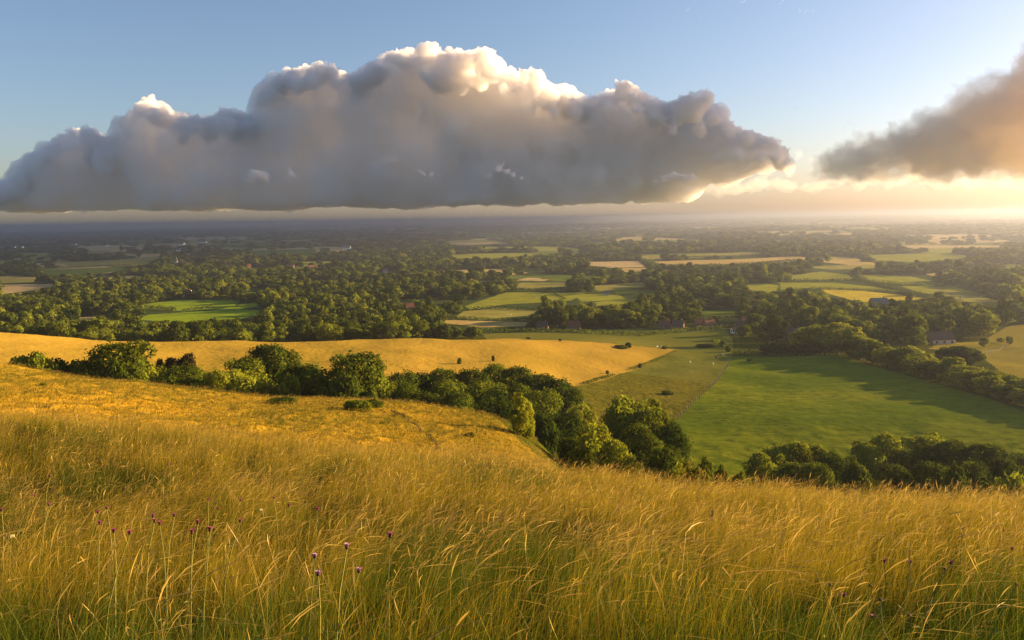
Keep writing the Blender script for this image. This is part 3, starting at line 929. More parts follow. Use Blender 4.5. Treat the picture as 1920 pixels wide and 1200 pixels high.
# the diagonal hedgerow beside the green field
hedge = []
bx, by = [1565, 1600, 1650, 1700, 1760, 1830, 1920, 2000, 2100], [667, 677, 689, 702, 720, 742, 770, 796, 830]
tx, ty = [1500, 1540, 1563, 1597, 1613, 1630, 1653, 1670, 1697, 1723, 1740, 1752, 1780, 1800, 1827, 1847, 1867, 1897, 1920, 2100], [614, 602, 605, 615, 624, 636, 640, 653, 646, 660, 668, 684, 668, 684, 680, 690, 698, 704, 712, 770]
for px in range(1572, 2080, 22):
    b = np.interp(px, bx, by)
    gy = ground(px, b, 200)[1] + 4
    hedge.append((px + rnd.uniform(-5, 5), b - rnd.uniform(38, 48), 66, gy, rnd.choice(['midpale', 'mid', 'midpale'])))
for px in range(1512, 2080, 27):
    b = np.interp(px, bx, by) if px > 1565 else 664
    gy = ground(px, b, 200)[1]
    hedge.append((px, np.interp(px, tx, ty) + rnd.uniform(-6, 3), rnd.uniform(62, 80), gy + 15 + rnd.uniform(-3, 4), 'midpale'))  # all pale: the backlit brightness is put into the leaves
row(hedge, 'along the diagonal hedgerow', 'trees of the diagonal hedgerow')
row([(px, 640 + rnd.uniform(-4, 5), 26, ground(px, 669, 200)[1] + rnd.uniform(1, 6), 'fir') for px in range(1430, 1562, 9)], 'in the conifer row above the green field', 'conifers at the top of the green field')
row([(1797, 646, 66, ground(1797, 687, 240)[1], 'mid'), (1770, 650, 40, ground(1770, 685, 240)[1], 'mid'), (1825, 652, 44, ground(1825, 687, 240)[1], 'mid')], 'in the dark meadow clump', 'trees of the dark clump on the meadow')
row([(1720, 626, 46, ground(1720, 653, 300)[1], 'mid'), (1845, 630, 22, ground(1845, 652, 300)[1], 'midpale'), (1892, 629, 16, ground(1892, 646, 300)[1], 'mid'), (1877, 632, 18, ground(1877, 643, 300)[1], 'midpale')], 'on the lawn of the pale house', 'trees on the lawn of the pale house')

# ------------------------------------------------------------------ woods of the plain: nearest trees one by one, the rest as one mass
TREE_FREE = [p for p, _ in FIELD_POLY] + [GREEN, PAST, OLIVE, MEAD, GOLD]
HOUSES = [   # picture column, foot, width in px, depth m, wall, roof, label
    (1414, 586, 22, 8, 'brick', 'brown', 'red brown house deep in the village trees'), (1425, 589, 12, 6, 'white', 'slate', 'small white fronted house right of the red brown one'),
    (1446, 594, 20, 8, 'stone', 'slate', 'grey roofed house behind the tall village trees'), (1401, 609, 22, 8, 'brick', 'tile', 'brick house with a pale gable in the village'),
    (1389, 617, 18, 7, 'brick', 'brown', 'low brown house below the brick house'), (1376, 625, 9, 8, 'white', 'brown', 'white gabled cottage at the corner of the pasture'),
    (1432, 612, 16, 8, 'brick', 'brown', 'brown roofed house left of the dark conifers'), (1462, 636, 44, 12, 'brick', 'brown', 'large barn with a wide brown roof behind the conifer row'),
    (1490, 634, 26, 10, 'brick', 'slate', 'barn wing with white skylights joining the wide brown barn'), (1531, 584, 18, 8, 'stone', 'slate', 'pale house among the trees above the barn'),
    (1534, 600, 14, 7, 'white', 'brown', 'white cottage half hidden above the diagonal hedgerow'), (1648, 579, 30, 9, 'brick', 'slate', 'grey roofed house below the gold field'),
    (1762, 644, 44, 9, 'stone', 'brown', 'long pale fronted house with tall dark windows on the lawn'), (1312, 613, 20, 8, 'brick', 'tile', 'left brick house of the pair behind the pasture hedge'),
    (1330, 614, 20, 8, 'brick', 'tile', 'right brick house of the pair behind the pasture hedge'), (1076, 617, 22, 8, 'brick', 'tile', 'tall brick house with red roof at the edge of the pasture'),
    (1247, 616, 20, 8, 'brick', 'tile', 'left brick cottage of the row behind the tree line'), (1272, 616, 20, 8, 'brick', 'brown', 'right brick cottage of the row behind the tree line'),
    (1018, 617, 18, 8, 'brick', 'brown', 'low brick cottage left of the tall brick house'), (762, 588, 28, 9, 'brick', 'tile', 'red roofed farmhouse in the woods right of the vineyard'),
    (1232, 568, 20, 8, 'brick', 'tile', 'brick house beyond the sunlit pastures'), (1137, 554, 8, 6, 'stone', 'slate', 'tiny pale shed on the far pasture'),
    (1025, 571, 6, 5, 'stone', 'slate', 'tiny pale hut on the bright pasture'), (350, 557, 19, 8, 'white', 'tile', 'white farmhouse with red roof above the vineyard'),
    (1395, 532, 10, 9, 'white', 'slate', 'small white house beside the far copse'), (677, 530, 12, 9, 'white', 'brown', 'white house in the dark woods beyond the red roofed farmhouse'),
    (723, 511, 8, 10, 'white', 'slate', 'tall white house on a small green in the dark woods'), (690, 524, 10, 9, 'brick', 'tile', 'small red house behind the white house in the woods'),
]
CLEAR = [pts for pts, _ in FIELDS] + [[(h[0] - h[2] * 0.3, h[1] - h[2] * 0.2), (h[0] + h[2] * 0.3, h[1] - h[2] * 0.2), (h[0] + h[2] * 0.3, h[1] - h[2] * 0.45), (h[0] - h[2] * 0.3, h[1] - h[2] * 0.45)] for h in HOUSES]
HOUSE_AT = [(*ground(px, py, 300), w) for px, py, w, *_ in HOUSES]


def free_mask(x, y, grow=0):
    m = np.ones(len(x), bool)
    for p in TREE_FREE: m &= ~inpoly(x, y, p)
    for hx, hy, w in HOUSE_AT:
        rw = w * hy / F * 0.5 + 5
        m &= ~((np.abs(x - hx * y / hy) < rw) & (y > hy - 16 - rw * 0.4) & (y < hy + 8))     # a front garden is open
    return m


def scatter():
    g = np.random.default_rng(3)
    pts = []
    for y0, y1, sp, H in ((425, 700, 11.5, 12.0), (700, 1150, 14.0, 12.5), (1150, 2000, 18.0, 13.0), (2000, 3600, 26.0, 14.0), (3600, 6500, 46.0, 15.0), (6500, 12000, 90.0, 16.0)):
        ny = int((y1 - y0) / sp)
        for j in range(ny):
            y = y0 + (j + 0.5) * sp
            nx = int(1.42 * y / sp)
            xs = (np.arange(nx) - nx / 2) * sp + g.uniform(-0.42, 0.42, nx) * sp
            ys = y + g.uniform(-0.42, 0.42, nx) * sp
            pts.append(np.stack([xs, ys, np.full(nx, sp), H * (0.5 + 1.0 * g.uniform(0, 1, nx) ** 1.4)], 1))
    p = np.concatenate(pts)
    u = p[:, 0] / p[:, 1]
    px = CX + F * u
    ok = free_mask(p[:, 0], p[:, 1])
    # nothing on the open land before the golden field and the pasture hedge
    ok &= ~((p[:, 1] < np.interp(px, [-500, 0, 480, 720, 900, 960, 1000, 1100, 1300, 1400, 1440, 1520, 1600, 1900, 2300], [436, 436, 440, 448, 470, 545, 560, 560, 548, 470, 445, 455, 440, 400, 330])))
    # woods near by; further off the open parcels stay bare but for a few hedgerow trees
    dn = fbm(p[:, 0] / 260, p[:, 1] / 380, 77, 3)
    far_ = p[:, 1] > 1150
    opened = far_ & (parcels(p[:, 0], p[:, 1]) >= 0)
    ok &= (dn > 0.30) | (g.uniform(size=len(p)) < 0.15)
    ok &= ~opened | (g.uniform(size=len(p)) < 0.035)
    for tx_, ty_, r in TREES:
        if ty_ > 300:
            ok &= ((p[:, 0] - tx_) ** 2 + (p[:, 1] - ty_) ** 2) > (r + 3) ** 2
    p = p[ok]
    # a tree may not stand in the way of a field or house that the view shows
    z = height(p[:, 0], p[:, 1])
    bad = np.zeros(len(p), bool)
    for f in (0.25, 0.5, 0.78):
        for s in (-0.25, 0.25):
            qx, qy = pix(p[:, 0] + s * p[:, 2], p[:, 1], z + p[:, 3] * f)
            for poly in CLEAR: bad |= inpoly(qx, qy, poly)
    return p[~bad]


PTS = scatter()


def visible(x, y, top):
    """is the top of a tree seen over the land before it"""
    ys = np.linspace(20, y * 0.97, 160)
    return (height(x / y * ys, ys) - CZ < (top - CZ) / y * ys + 0.5).all()


def near_woods():
    """the nearest couple of hundred woodland trees in view, each by itself"""
    u = PTS[:, 0] / PTS[:, 1]
    px = CX + F * u
    cand = np.nonzero((np.abs(u) < 0.655) & (PTS[:, 1] < 640))[0]
    cand = cand[np.argsort(PTS[cand, 1])]
    belts = [('left', -100, 330, 'in the belt behind the golden slope'), ('vine', 330, 640, 'in the belt below the vineyard'), ('mid', 640, 900, 'in the wood behind the golden field'), ('cen', 900, 1420, 'along the pasture hedge'), ('vil', 1420, 1660, 'in the village wood'), ('sun', 1660, 2050, 'round the white house')]
    room = {'left': 34, 'vine': 30, 'mid': 26, 'cen': 30, 'vil': 34, 'sun': 36}
    used, bag = [], {}
    for i in cand:
        x, y, sp, H = PTS[i]
        for k, a, b, w in belts:
            if a <= px[i] < b and len(bag.get(k, [])) < room[k] and visible(x, y, hgt(x, y) + H):
                bag.setdefault(k, []).append(i); used.append(i)
    for k, a, b, where in belts:
        ids = sorted(bag.get(k, []), key=lambda i: px[i])
        n_of = {}
        for i in ids:
            x, y, sp, H = PTS[i]
            kind = rnd.choices(['mid', 'midpale', 'midtall'], [6, 2, 1.2])[0]
            n_of[kind] = n_of.get(kind, 0) + 1
            plant_tree(x, y, H, H * rnd.uniform(0.95, 1.2), kind, f"{LOOK[kind]} tree, {ordinal(n_of[kind])} such from the left {where}", 'woodland trees ' + where)
    return np.setdiff1d(np.arange(len(PTS)), np.array(used))


REST = near_woods()


def far_woods():
    """every other tree of the plain: one mass"""
    lib = bpy.data.collections.new('wood_trees')
    specs = [('round', 1000, 0.72, 13, 6.4), ('round', 1000, 0.72, 12, 6.6), ('tall', 800, 0.7, 15, 5.0), ('round', 900, 0.75, 11, 6.4), ('round', 900, 0.75, 13, 6.0)]
    for k, (sh, n, leaf, H, Rw) in enumerate(specs):
        c, _ = crown_mesh('wood_tree', n, leaf, H, Rw, sh, 200 + k, LEAF_FAR if k < 4 else LEAF_PALE, 20, 0.02)
        o = bpy.data.objects.new('wood_tree', c); lib.objects.link(o)
    p = PTS[REST]
    z = height(p[:, 0], p[:, 1])
    me = bpy.data.meshes.new('woodland')
    me.vertices.add(len(p))
    me.vertices.foreach_set('co', np.stack([p[:, 0], p[:, 1], z - 0.3], 1).astype(np.float32).ravel())
    s = np.stack([p[:, 2] * 1.25 / 12.6, p[:, 2] * 1.25 / 12.6, p[:, 3] / 12.5], 1)
    s[:, :2] = np.maximum(s[:, :2], (p[:, 3] / 12.5)[:, None] * 0.85)
    s[:, :2] *= rng.uniform(0.75, 1.35, (len(p), 1))
    a = me.attributes.new('size', 'FLOAT_VECTOR', 'POINT'); a.data.foreach_set('vector', s.astype(np.float32).ravel())
    a = me.attributes.new('turn', 'FLOAT_VECTOR', 'POINT')
    r = np.zeros((len(p), 3), np.float32); r[:, 2] = rng.uniform(0, 6.28, len(p)); a.data.foreach_set('vector', r.ravel())
    a = me.attributes.new('pick', 'INT', 'POINT'); a.data.foreach_set('value', rng.choice(5, len(p), p=[.26, .26, .16, .22, .10]).astype(np.int32))
    o = link('woodland', me)
    tag(o, 'dark green woods and copses covering the plain', 'woodland', None, 'stuff')
    scatter_nodes(o, lib)


def scatter_nodes(o, lib):
    ng = bpy.data.node_groups.new('scatter', 'GeometryNodeTree')
    ng.interface.new_socket('Geometry', in_out='INPUT', socket_type='NodeSocketGeometry')
    ng.interface.new_socket('Geometry', in_out='OUTPUT', socket_type='NodeSocketGeometry')
    N, L = ng.nodes, ng.links
    gi, go = N.new('NodeGroupInput'), N.new('NodeGroupOutput')
    ci = N.new('GeometryNodeCollectionInfo'); ci.inputs['Collection'].default_value = lib
    ci.inputs['Separate Children'].default_value = True; ci.inputs['Reset Children'].default_value = True
    ip = N.new('GeometryNodeInstanceOnPoints'); ip.inputs['Pick Instance'].default_value = True

    def attr(n, t):
        a = N.new('GeometryNodeInputNamedAttribute'); a.data_type = t; a.inputs['Name'].default_value = n
        return [x for x in a.outputs if x.enabled and x.name == 'Attribute'][0]
    L.new(gi.outputs[0], ip.inputs['Points']); L.new(ci.outputs[0], ip.inputs['Instance'])
    L.new(attr('pick', 'INT'), ip.inputs['Instance Index'])
    e2r = N.new('FunctionNodeEulerToRotation'); L.new(attr('turn', 'FLOAT_VECTOR'), e2r.inputs[0])
    L.new(e2r.outputs[0], ip.inputs['Rotation'])
    L.new(attr('size', 'FLOAT_VECTOR'), ip.inputs['Scale'])
    L.new(ip.outputs[0], go.inputs[0])
    m = o.modifiers.new('scatter', 'NODES'); m.node_group = ng


far_woods()
print('trees', len(TREES), 'wood points', len(REST))
# ------------------------------------------------------------------ hedges, fence, track
def hedge(pts, ymin, hh, ww, label, seed, mat=LEAF):
    g = np.random.default_rng(seed)
    gp = [ground(px, py, ymin) for px, py in pts]
    cs = []
    for (x1, y1), (x2, y2) in zip(gp[:-1], gp[1:]):
        n = max(6, int(math.hypot(x2 - x1, y2 - y1) / hh * 22))
        t = g.uniform(0, 1, n)
        lump = 0.7 + 0.6 * vnoise((t * math.hypot(x2 - x1, y2 - y1)) / 6 + seed * 3.1, t * 0 + 0.5, seed)
        d = g.normal(size=(n, 3)); d[:, 2] = np.abs(d[:, 2]); d /= np.linalg.norm(d, axis=1, keepdims=True)
        c = np.stack([x1 + (x2 - x1) * t + d[:, 0] * ww * 0.5, y1 + (y2 - y1) * t + d[:, 1] * ww * 0.5, np.zeros(n)], 1)
        c[:, 2] = height(c[:, 0], c[:, 1]) + 0.1 + d[:, 2] * hh * lump * g.uniform(0.5, 1, n)
        cs.append((c, d))
    c = np.concatenate([a for a, _ in cs]); d = np.concatenate([b for _, b in cs])
    q, f = leaf_quads(c, d + 0.6 * g.normal(size=d.shape), hh * 0.22 * g.uniform(0.6, 1.4, len(c)), g)
    t = g.uniform(0.7, 1.3, len(c))
    me = mesh_np('hedge', q, f, False, np.repeat(np.stack([t, t, t], 1), 4, 0))
    me.materials.append(mat)
    tag(link('hedge', me), label, 'hedge')


HEDGES = [
    ([(944, 548), (1010, 547), (1099, 548)], 3.0, 4, 'dark hedge along the far edge of the brightest pasture'),
    ([(872, 583), (930, 579), (1010, 582), (1082, 585)], 3.2, 4, 'dark hedge along the near edge of the brightest pasture'),
    ([(855, 598), (920, 601), (990, 603)], 3.0, 4, 'hedge between the pale field and the straw field'),
    ([(905, 624), (1000, 622), (1070, 623)], 2.6, 4, 'hedge at the far edge of the pasture, before the brick house'),
    ([(1070, 623), (1150, 628), (1200, 630), (1290, 620), (1372, 614)], 2.8, 4, 'long dark hedge between the pasture and the village gardens'),
    ([(1462, 547), (1530, 542), (1620, 545), (1700, 550)], 3.0, 4, 'hedge across the middle of the sunlit lime fields'),
    ([(1484, 527), (1560, 527), (1605, 525), (1660, 538), (1740, 558), (1800, 566)], 4.0, 6, 'tall hedge running down between the sunlit lime fields'),
    ([(1592, 513), (1605, 514), (1625, 526)], 4.0, 5, 'short hedge between the two upper lime fields'),
    ([(1625, 527), (1700, 535), (1790, 538)], 3.4, 5, 'hedge below the upper right lime field'),
    ([(270, 577), (300, 579), (328, 583)], 4.0, 6, 'short dark hedge in the middle of the vineyard'),
    ([(345, 583), (380, 579), (400, 577)], 3.4, 5, 'short hedge with gaps right of the vineyard hedge'),
    ([(75, 506), (170, 500), (245, 498)], 4.5, 6, 'hedge between the green field and the pale field far left'),
    ([(1310, 600), (1350, 598), (1388, 596)], 2.6, 4, 'hedge below the small green field in the village'),
    ([(1372, 667), (1390, 666), (1428, 665)], 2.4, 4, 'low dark hedge leading to the conifer row'),
    ([(1340, 640), (1352, 646), (1366, 656)], 2.2, 4, 'ragged hedge end at the corner of the pasture'),
    ([(1182, 694), (1210, 684), (1240, 672), (1268, 659)], 1.0, 2.4, 'low scrubby hedge along the lower edge of the golden field'),
    ([(1092, 722), (1120, 712), (1150, 705)], 0.9, 2.2, 'thin weedy hedge at the near end of the golden field'),
    ([(1040, 552), (1060, 560), (1040, 566)], 1.2, 2, 'thin hedge crossing the brightest pasture'),
    ([(965, 543), (1000, 544), (1070, 541)], 3.0, 4, 'hedge between the two pale fields beyond the bright pasture'),
    ([(1225, 499), (1380, 497), (1500, 488)], 5.0, 8, 'long dark hedge below the straw coloured fields'),
    ([(1280, 483), (1420, 480), (1520, 476)], 5.0, 8, 'long hedge above the straw coloured fields'),
    ([(845, 487), (920, 488), (1010, 481)], 6.0, 8, 'dark hedge below the distant lime field'),
    ([(1200, 488), (1222, 494), (1240, 503)], 7.0, 10, 'dark tree hedge between the two straw fields'),
]
for k, (pts, hh, ww, lab) in enumerate(HEDGES):
    hedge(pts, 200, hh, ww, lab, 300 + k)

WOOD = plain('weathered_wood', (0.20, 0.17, 0.13), 0.9, 0, 6)
WIRE = plain('fence_wire', (0.16, 0.15, 0.13), 0.6, 0, 6)


def box_np(x0, x1, y0, y1, z0, z1):
    v = np.array([(x, y, z) for x in (x0, x1) for y in (y0, y1) for z in (z0, z1)], float)
    f = np.array([(0, 1, 3, 2), (4, 6, 7, 5), (0, 4, 5, 1), (2, 3, 7, 6), (0, 2, 6, 4), (1, 5, 7, 3)])
    return v, f


def join(pieces):
    V, Fc, n = [], [], 0
    for v, f in pieces:
        V.append(v); Fc.append(np.asarray(f) + n); n += len(v)
    return np.concatenate(V), np.concatenate(Fc)


def fence(pts, ymin, gap, label):
    gp = [ground(px, py, ymin) for px, py in pts]
    root = bpy.data.objects.new('fence', None); COL.objects.link(root)
    root.location = (*gp[0], hgt(*gp[0]))
    tag(root, label, 'fence')
    spots, left = [], 0.0
    for (x1, y1), (x2, y2) in zip(gp[:-1], gp[1:]):
        d = math.hypot(x2 - x1, y2 - y1)
        s = left
        while s < d:
            x, y = x1 + (x2 - x1) * s / d, y1 + (y2 - y1) * s / d
            spots.append((x, y, hgt(x, y))); s += gap
        left = s - d
    pm = mesh_np('post', *box_np(-0.09, 0.09, -0.09, 0.09, -0.3, 1.25)); pm.materials.append(WOOD)
    for x, y, z in spots[:98]:
        p = link('post', pm, None, root); p.location = (x - root.location.x, y - root.location.y, z - root.location.z)
    for hgt_ in (0.45, 0.8, 1.12):
        pcs = [tube([(a[0], a[1], a[2] + hgt_), (b[0], b[1], b[2] + hgt_)], [0.008, 0.008], 4) for a, b in zip(spots[:-1], spots[1:])]
        v, f = join(pcs); v = v - np.array(root.location)
        link('wire', mesh_np('wire', v, f), WIRE, root)


fence([(1372, 668), (1362, 690), (1338, 724), (1300, 758), (1268, 786)], 180, 4.0, 'thin wire fence on posts between the olive slope and the green field')
fence([(1815, 668), (1850, 664), (1880, 656), (1896, 644)], 260, 3.6, 'curved paddock fence on the meadow right of the pale fronted house')


def track(pts, w, ymin, name, mat):
    gp = [ground(px, py, ymin) for px, py in pts]
    fine = []
    for (x1, y1), (x2, y2) in zip(gp[:-1], gp[1:]):
        n = max(2, int(math.hypot(x2 - x1, y2 - y1) / 0.4))
        for k in range(n): fine.append((x1 + (x2 - x1) * k / n, y1 + (y2 - y1) * k / n))
    fine = np.array(fine)
    for _ in range(12): fine[1:-1] = (fine[:-2] + fine[1:-1] * 2 + fine[2:]) / 4
    d = np.gradient(fine, axis=0); nrm = np.stack([-d[:, 1], d[:, 0]], 1); nrm /= np.linalg.norm(nrm, axis=1, keepdims=True)
    ww = w * (0.6 + 0.8 * vnoise(np.arange(len(fine)) / 5.0, np.zeros(len(fine)), 5))
    V = []
    for s in (-1, -0.33, 0.33, 1):
        q = fine + nrm * ww[:, None] * s * 0.5
        V.append(np.stack([q[:, 0], q[:, 1], surf(q[:, 0], q[:, 1]) + 0.06], 1))
    n = len(fine)
    v = np.concatenate(V); f = []
    for r in range(3):
        for k in range(n - 1): f.append((r * n + k, r * n + k + 1, (r + 1) * n + k + 1, (r + 1) * n + k))
    tag(link(name, mesh_np(name, v, np.array(f), True), mat), None, None, None, 'structure')


track([(735, 776), (757, 784), (785, 798), (805, 812), (820, 830), (828, 850)], 0.42, 55, 'path', ground_mat('trodden_path', (0.09, 0.065, 0.02), (0.13, 0.09, 0.03), (0.16, 0.11, 0.03), 0.3, 2.0, 0.4))
track([(1345, 718), (1250, 712), (1180, 700)], 0.9, 180, 'path', ground_mat('pale_path', (0.24, 0.20, 0.03), (0.22, 0.19, 0.025), (0.2, 0.17, 0.025), 0.1, 1.0, 0.2))

# ------------------------------------------------------------------ houses
WALLS = {'brick': plain('brick', (0.22, 0.115, 0.05), 0.9, 0, 2.0), 'white': plain('white_render', (0.74, 0.70, 0.64), 0.8, 0, 1.5), 'stone': plain('pale_stone', (0.40, 0.36, 0.30), 0.9, 0, 1.5)}
ROOFS = {'tile': plain('red_tiles', (0.17, 0.065, 0.035), 0.85, 0, 1.5), 'brown': plain('brown_tiles', (0.085, 0.055, 0.04), 0.85, 0, 1.5), 'slate': plain('slates', (0.13, 0.125, 0.12), 0.7, 0, 1.5)}
PANE = plain('window_pane', (0.03, 0.035, 0.045), 0.15, 0, 1)
PAINT = plain('white_paint', (0.75, 0.73, 0.68), 0.5, 0, 1)
DOORM = plain('door_paint', (0.07, 0.09, 0.07), 0.5, 0, 1)


def gable(w, d, h, rh):
    """walls with gable ends"""
    v, f = [], []
    x, y = w / 2, d / 2
    v = np.array([(-x, -y, -1.5), (x, -y, -1.5), (x, y, -1.5), (-x, y, -1.5), (-x, -y, h), (x, -y, h), (x, y, h), (-x, y, h), (-x, 0, h + rh), (x, 0, h + rh)], float)
    return v, [(0, 1, 5, 4), (2, 3, 7, 6), (1, 2, 6, 9, 5), (3, 0, 4, 8, 7)]


def roof_np(w, d, h, rh, o=0.35, th=0.18):
    x, y = w / 2 + o, d / 2 + o
    k = rh / (d / 2)
    lo = h - o * k
    ring = [(-y, lo), (0, h + rh), (y, lo), (y, lo + th), (0, h + rh + th), (-y, lo + th)]
    v = np.array([(s * x, a, b + 0.03) for s in (-1, 1) for a, b in ring], float)
    f = [(i, (i + 1) % 6, 6 + (i + 1) % 6, 6 + i) for i in range(6)] + [(0, 5, 4, 1), (1, 4, 3, 2), (6, 7, 10, 11), (7, 8, 9, 10)]
    return v, np.array(f)


def pm(name, v, f, mat):
    me = bpy.data.meshes.new(name); me.from_pydata([tuple(p) for p in v], [], [tuple(q) for q in f]); me.update()
    me.materials.append(mat)
    return me


def house(x, y, w, d, wall, roof, label, rz=0.0, detail=True, group=None, name='house', storeys=2, tall=False):
    root = bpy.data.objects.new(name, None); COL.objects.link(root)
    root.location = (x, y, hgt(x, y)); root.rotation_euler = (0, 0, rz)
    tag(root, label, 'house', group)
    h = 2.7 * storeys; rh = d * 0.42
    link('wall', pm('wall', *gable(w, d, h, rh), WALLS[wall]), None, root)
    r = link('roof', pm('roof', *roof_np(w, d, h, rh), ROOFS[roof]), None, root)
    cx = w * 0.3
    ch = link('chimney', pm('chimney', *box_np(cx - 0.45, cx + 0.45, -0.4, 0.4, h + rh * 0.6, h + rh + 1.3), WALLS['brick']), None, r)
    if not detail: return root
    n = max(2, int(w / 3.4))
    for s in range(storeys if not tall else 1):
        for k in range(n):
            wx = (k + 0.5) / n * w - w / 2
            if s == 0 and k == n // 2 and not tall:
                link('door', pm('door', *box_np(wx - 0.5, wx + 0.5, -d / 2 - 0.05, -d / 2 + 0.1, 0, 2.1), DOORM), None, root)
                continue
            z0, z1 = (0.9 + 2.6 * s, 2.2 + 2.6 * s) if not tall else (0.6, h - 0.6)
            ww = 0.65 if not tall else 0.75
            fr = link('window', pm('window', *box_np(wx - ww - 0.1, wx + ww + 0.1, -d / 2 - 0.04, -d / 2 + 0.1, z0 - 0.1, z1 + 0.1), PAINT), None, root)
            link('pane', pm('pane', *box_np(wx - ww, wx + ww, -d / 2 - 0.06, -d / 2 + 0.05, z0, z1), PANE), None, fr)
    for sx in (-1, 1):
        xx = sx * w / 2
        fr = link('window', pm('window', *box_np(xx - 0.04 if sx < 0 else xx - 0.1, xx + 0.1 if sx < 0 else xx + 0.04, -0.8, 0.8, h - 1.9, h - 0.4), PAINT), None, root)
        link('pane', pm('pane', *box_np(xx - 0.06 if sx < 0 else xx - 0.05, xx + 0.05 if sx < 0 else xx + 0.06, -0.68, 0.68, h - 1.8, h - 0.5), PANE), None, fr)
    return root


for px, py, w, d, wall, roof, lab in HOUSES:
    x, y = ground(px, py, 300)
    long_ = 'long pale' in lab or 'barn' in lab
    house(x, y, w * y / F, min(d, w * y / F * 0.9), wall, roof, lab, rnd.uniform(-0.35, 0.35) if not long_ else 0.05, True, None, 'house', 1 if (long_ or w * y / F < 11) else 2, 'long pale' in lab)

# the far village under the woods, its church and the white sheds of the plain
k = 0
VILL = [(365, 507), (374, 509), (382, 504), (391, 506), (398, 500), (404, 508), (412, 503), (420, 500), (428, 504), (436, 499), (443, 494), (449, 501), (456, 497), (464, 503), (471, 498), (478, 495), (486, 501), (494, 499), (352, 508), (330, 506), (344, 509), (415, 509), (455, 505), (505, 512), (520, 508), (545, 503), (574, 512), (610, 520), (586, 505)]
for px, py in VILL:
    x, y = ground(px, py, 900)
    white = px in (478, 574, 443, 330)
    house(x, y, rnd.uniform(11, 17), 8, 'white' if white else 'brick', 'slate' if px == 478 else 'tile',
          f"tiny {'white' if white else 'red roofed'} village house far off, {ordinal(1 + sum(1 for q in VILL if q[0] < px))} from the left of the far village", rnd.uniform(-0.6, 0.6), False, 'houses of the far village')
x, y = ground(340, 503, 900)
ch = bpy.data.objects.new('church', None); COL.objects.link(ch); ch.location = (x, y, hgt(x, y)); ch.rotation_euler = (0, 0, 0.2)
tag(ch, 'distant church with a pointed spire at the left end of the far village', 'church')
link('nave', pm('nave', *gable(24, 10, 8, 6), WALLS['brick']), None, ch)
link('roof', pm('roof', *roof_np(24, 10, 8, 6), ROOFS['tile']), None, ch)
tw = link('tower', pm('tower', *box_np(-14.5, -8.5, -3, 3, -1, 16), WALLS['stone']), None, ch)
sv = np.array([(-14.8, -3.3, 16.03), (-8.2, -3.3, 16.03), (-8.2, 3.3, 16.03), (-14.8, 3.3, 16.03), (-11.5, 0, 30)])
link('spire', pm('spire', sv, [(0, 1, 4), (1, 2, 4), (2, 3, 4), (3, 0, 4), (3, 2, 1, 0)], ROOFS['slate']), None, tw)
SHEDS = [(15, 467, 30), (38, 467, 12), (137, 462, 12), (201, 462, 4), (341, 460, 10), (380, 456, 14), (396, 479, 10), (335, 471, 6), (535, 447, 6), (302, 507, 6), (836, 465, 16), (797, 467, 8), (870, 466, 10), (990, 438, 18), (1145, 484, 24), (960, 441, 4), (650, 467, 14), (1022, 443, 20)]
for k, (px, py, w) in enumerate(sorted(SHEDS)):
    x, y = ground(px, py, 900)
    ww = min(w * y / F, 140)
    root = house(x, y, ww, min(22, ww), 'white', 'slate', f"pale speck of a shed far off in the plain, {ordinal(k + 1)} such from the left", rnd.uniform(-0.2, 0.2), False, 'pale sheds of the far plain', 'shed', 2)
    root['category'] = 'shed'

# ------------------------------------------------------------------ sheep
WOOL = plain('wool', (0.55, 0.52, 0.45), 0.95, 0, 8)
DARKWOOL = plain('dark_wool', (0.04, 0.03, 0.025), 0.95, 0, 8)


def sheep_mesh(name, mat, s=1.0):
    bv, bf = BALL
    V, Fc, n = [], [], 0

    def ell(c, r):
        nonlocal n
        V.append(bv * np.array(r) + np.array(c)); Fc.append(bf + n); n += len(bv)
    ell((0, 0, 0.62), (0.52, 0.27, 0.29)); ell((0.3, 0, 0.64), (0.28, 0.25, 0.27)); ell((-0.32, 0, 0.64), (0.26, 0.25, 0.27))
    ell((0.55, 0, 0.74), (0.2, 0.12, 0.16)); ell((0.72, 0, 0.8), (0.18, 0.1, 0.1)); ell((0.85, 0, 0.75), (0.1, 0.07, 0.07))
    for sy in (-1, 1):
        ell((0.66, 0.13 * sy, 0.84), (0.04, 0.09, 0.04))
        for lx in (0.34, -0.36):
            ell((lx, 0.14 * sy, 0.42), (0.09, 0.075, 0.2)); ell((lx + 0.01, 0.14 * sy, 0.2), (0.05, 0.045, 0.22))
    ell((-0.58, 0, 0.6), (0.06, 0.05, 0.16))
    me = mesh_np(name, np.concatenate(V) * s, np.concatenate(Fc))
    me.materials.append(mat)
    return me


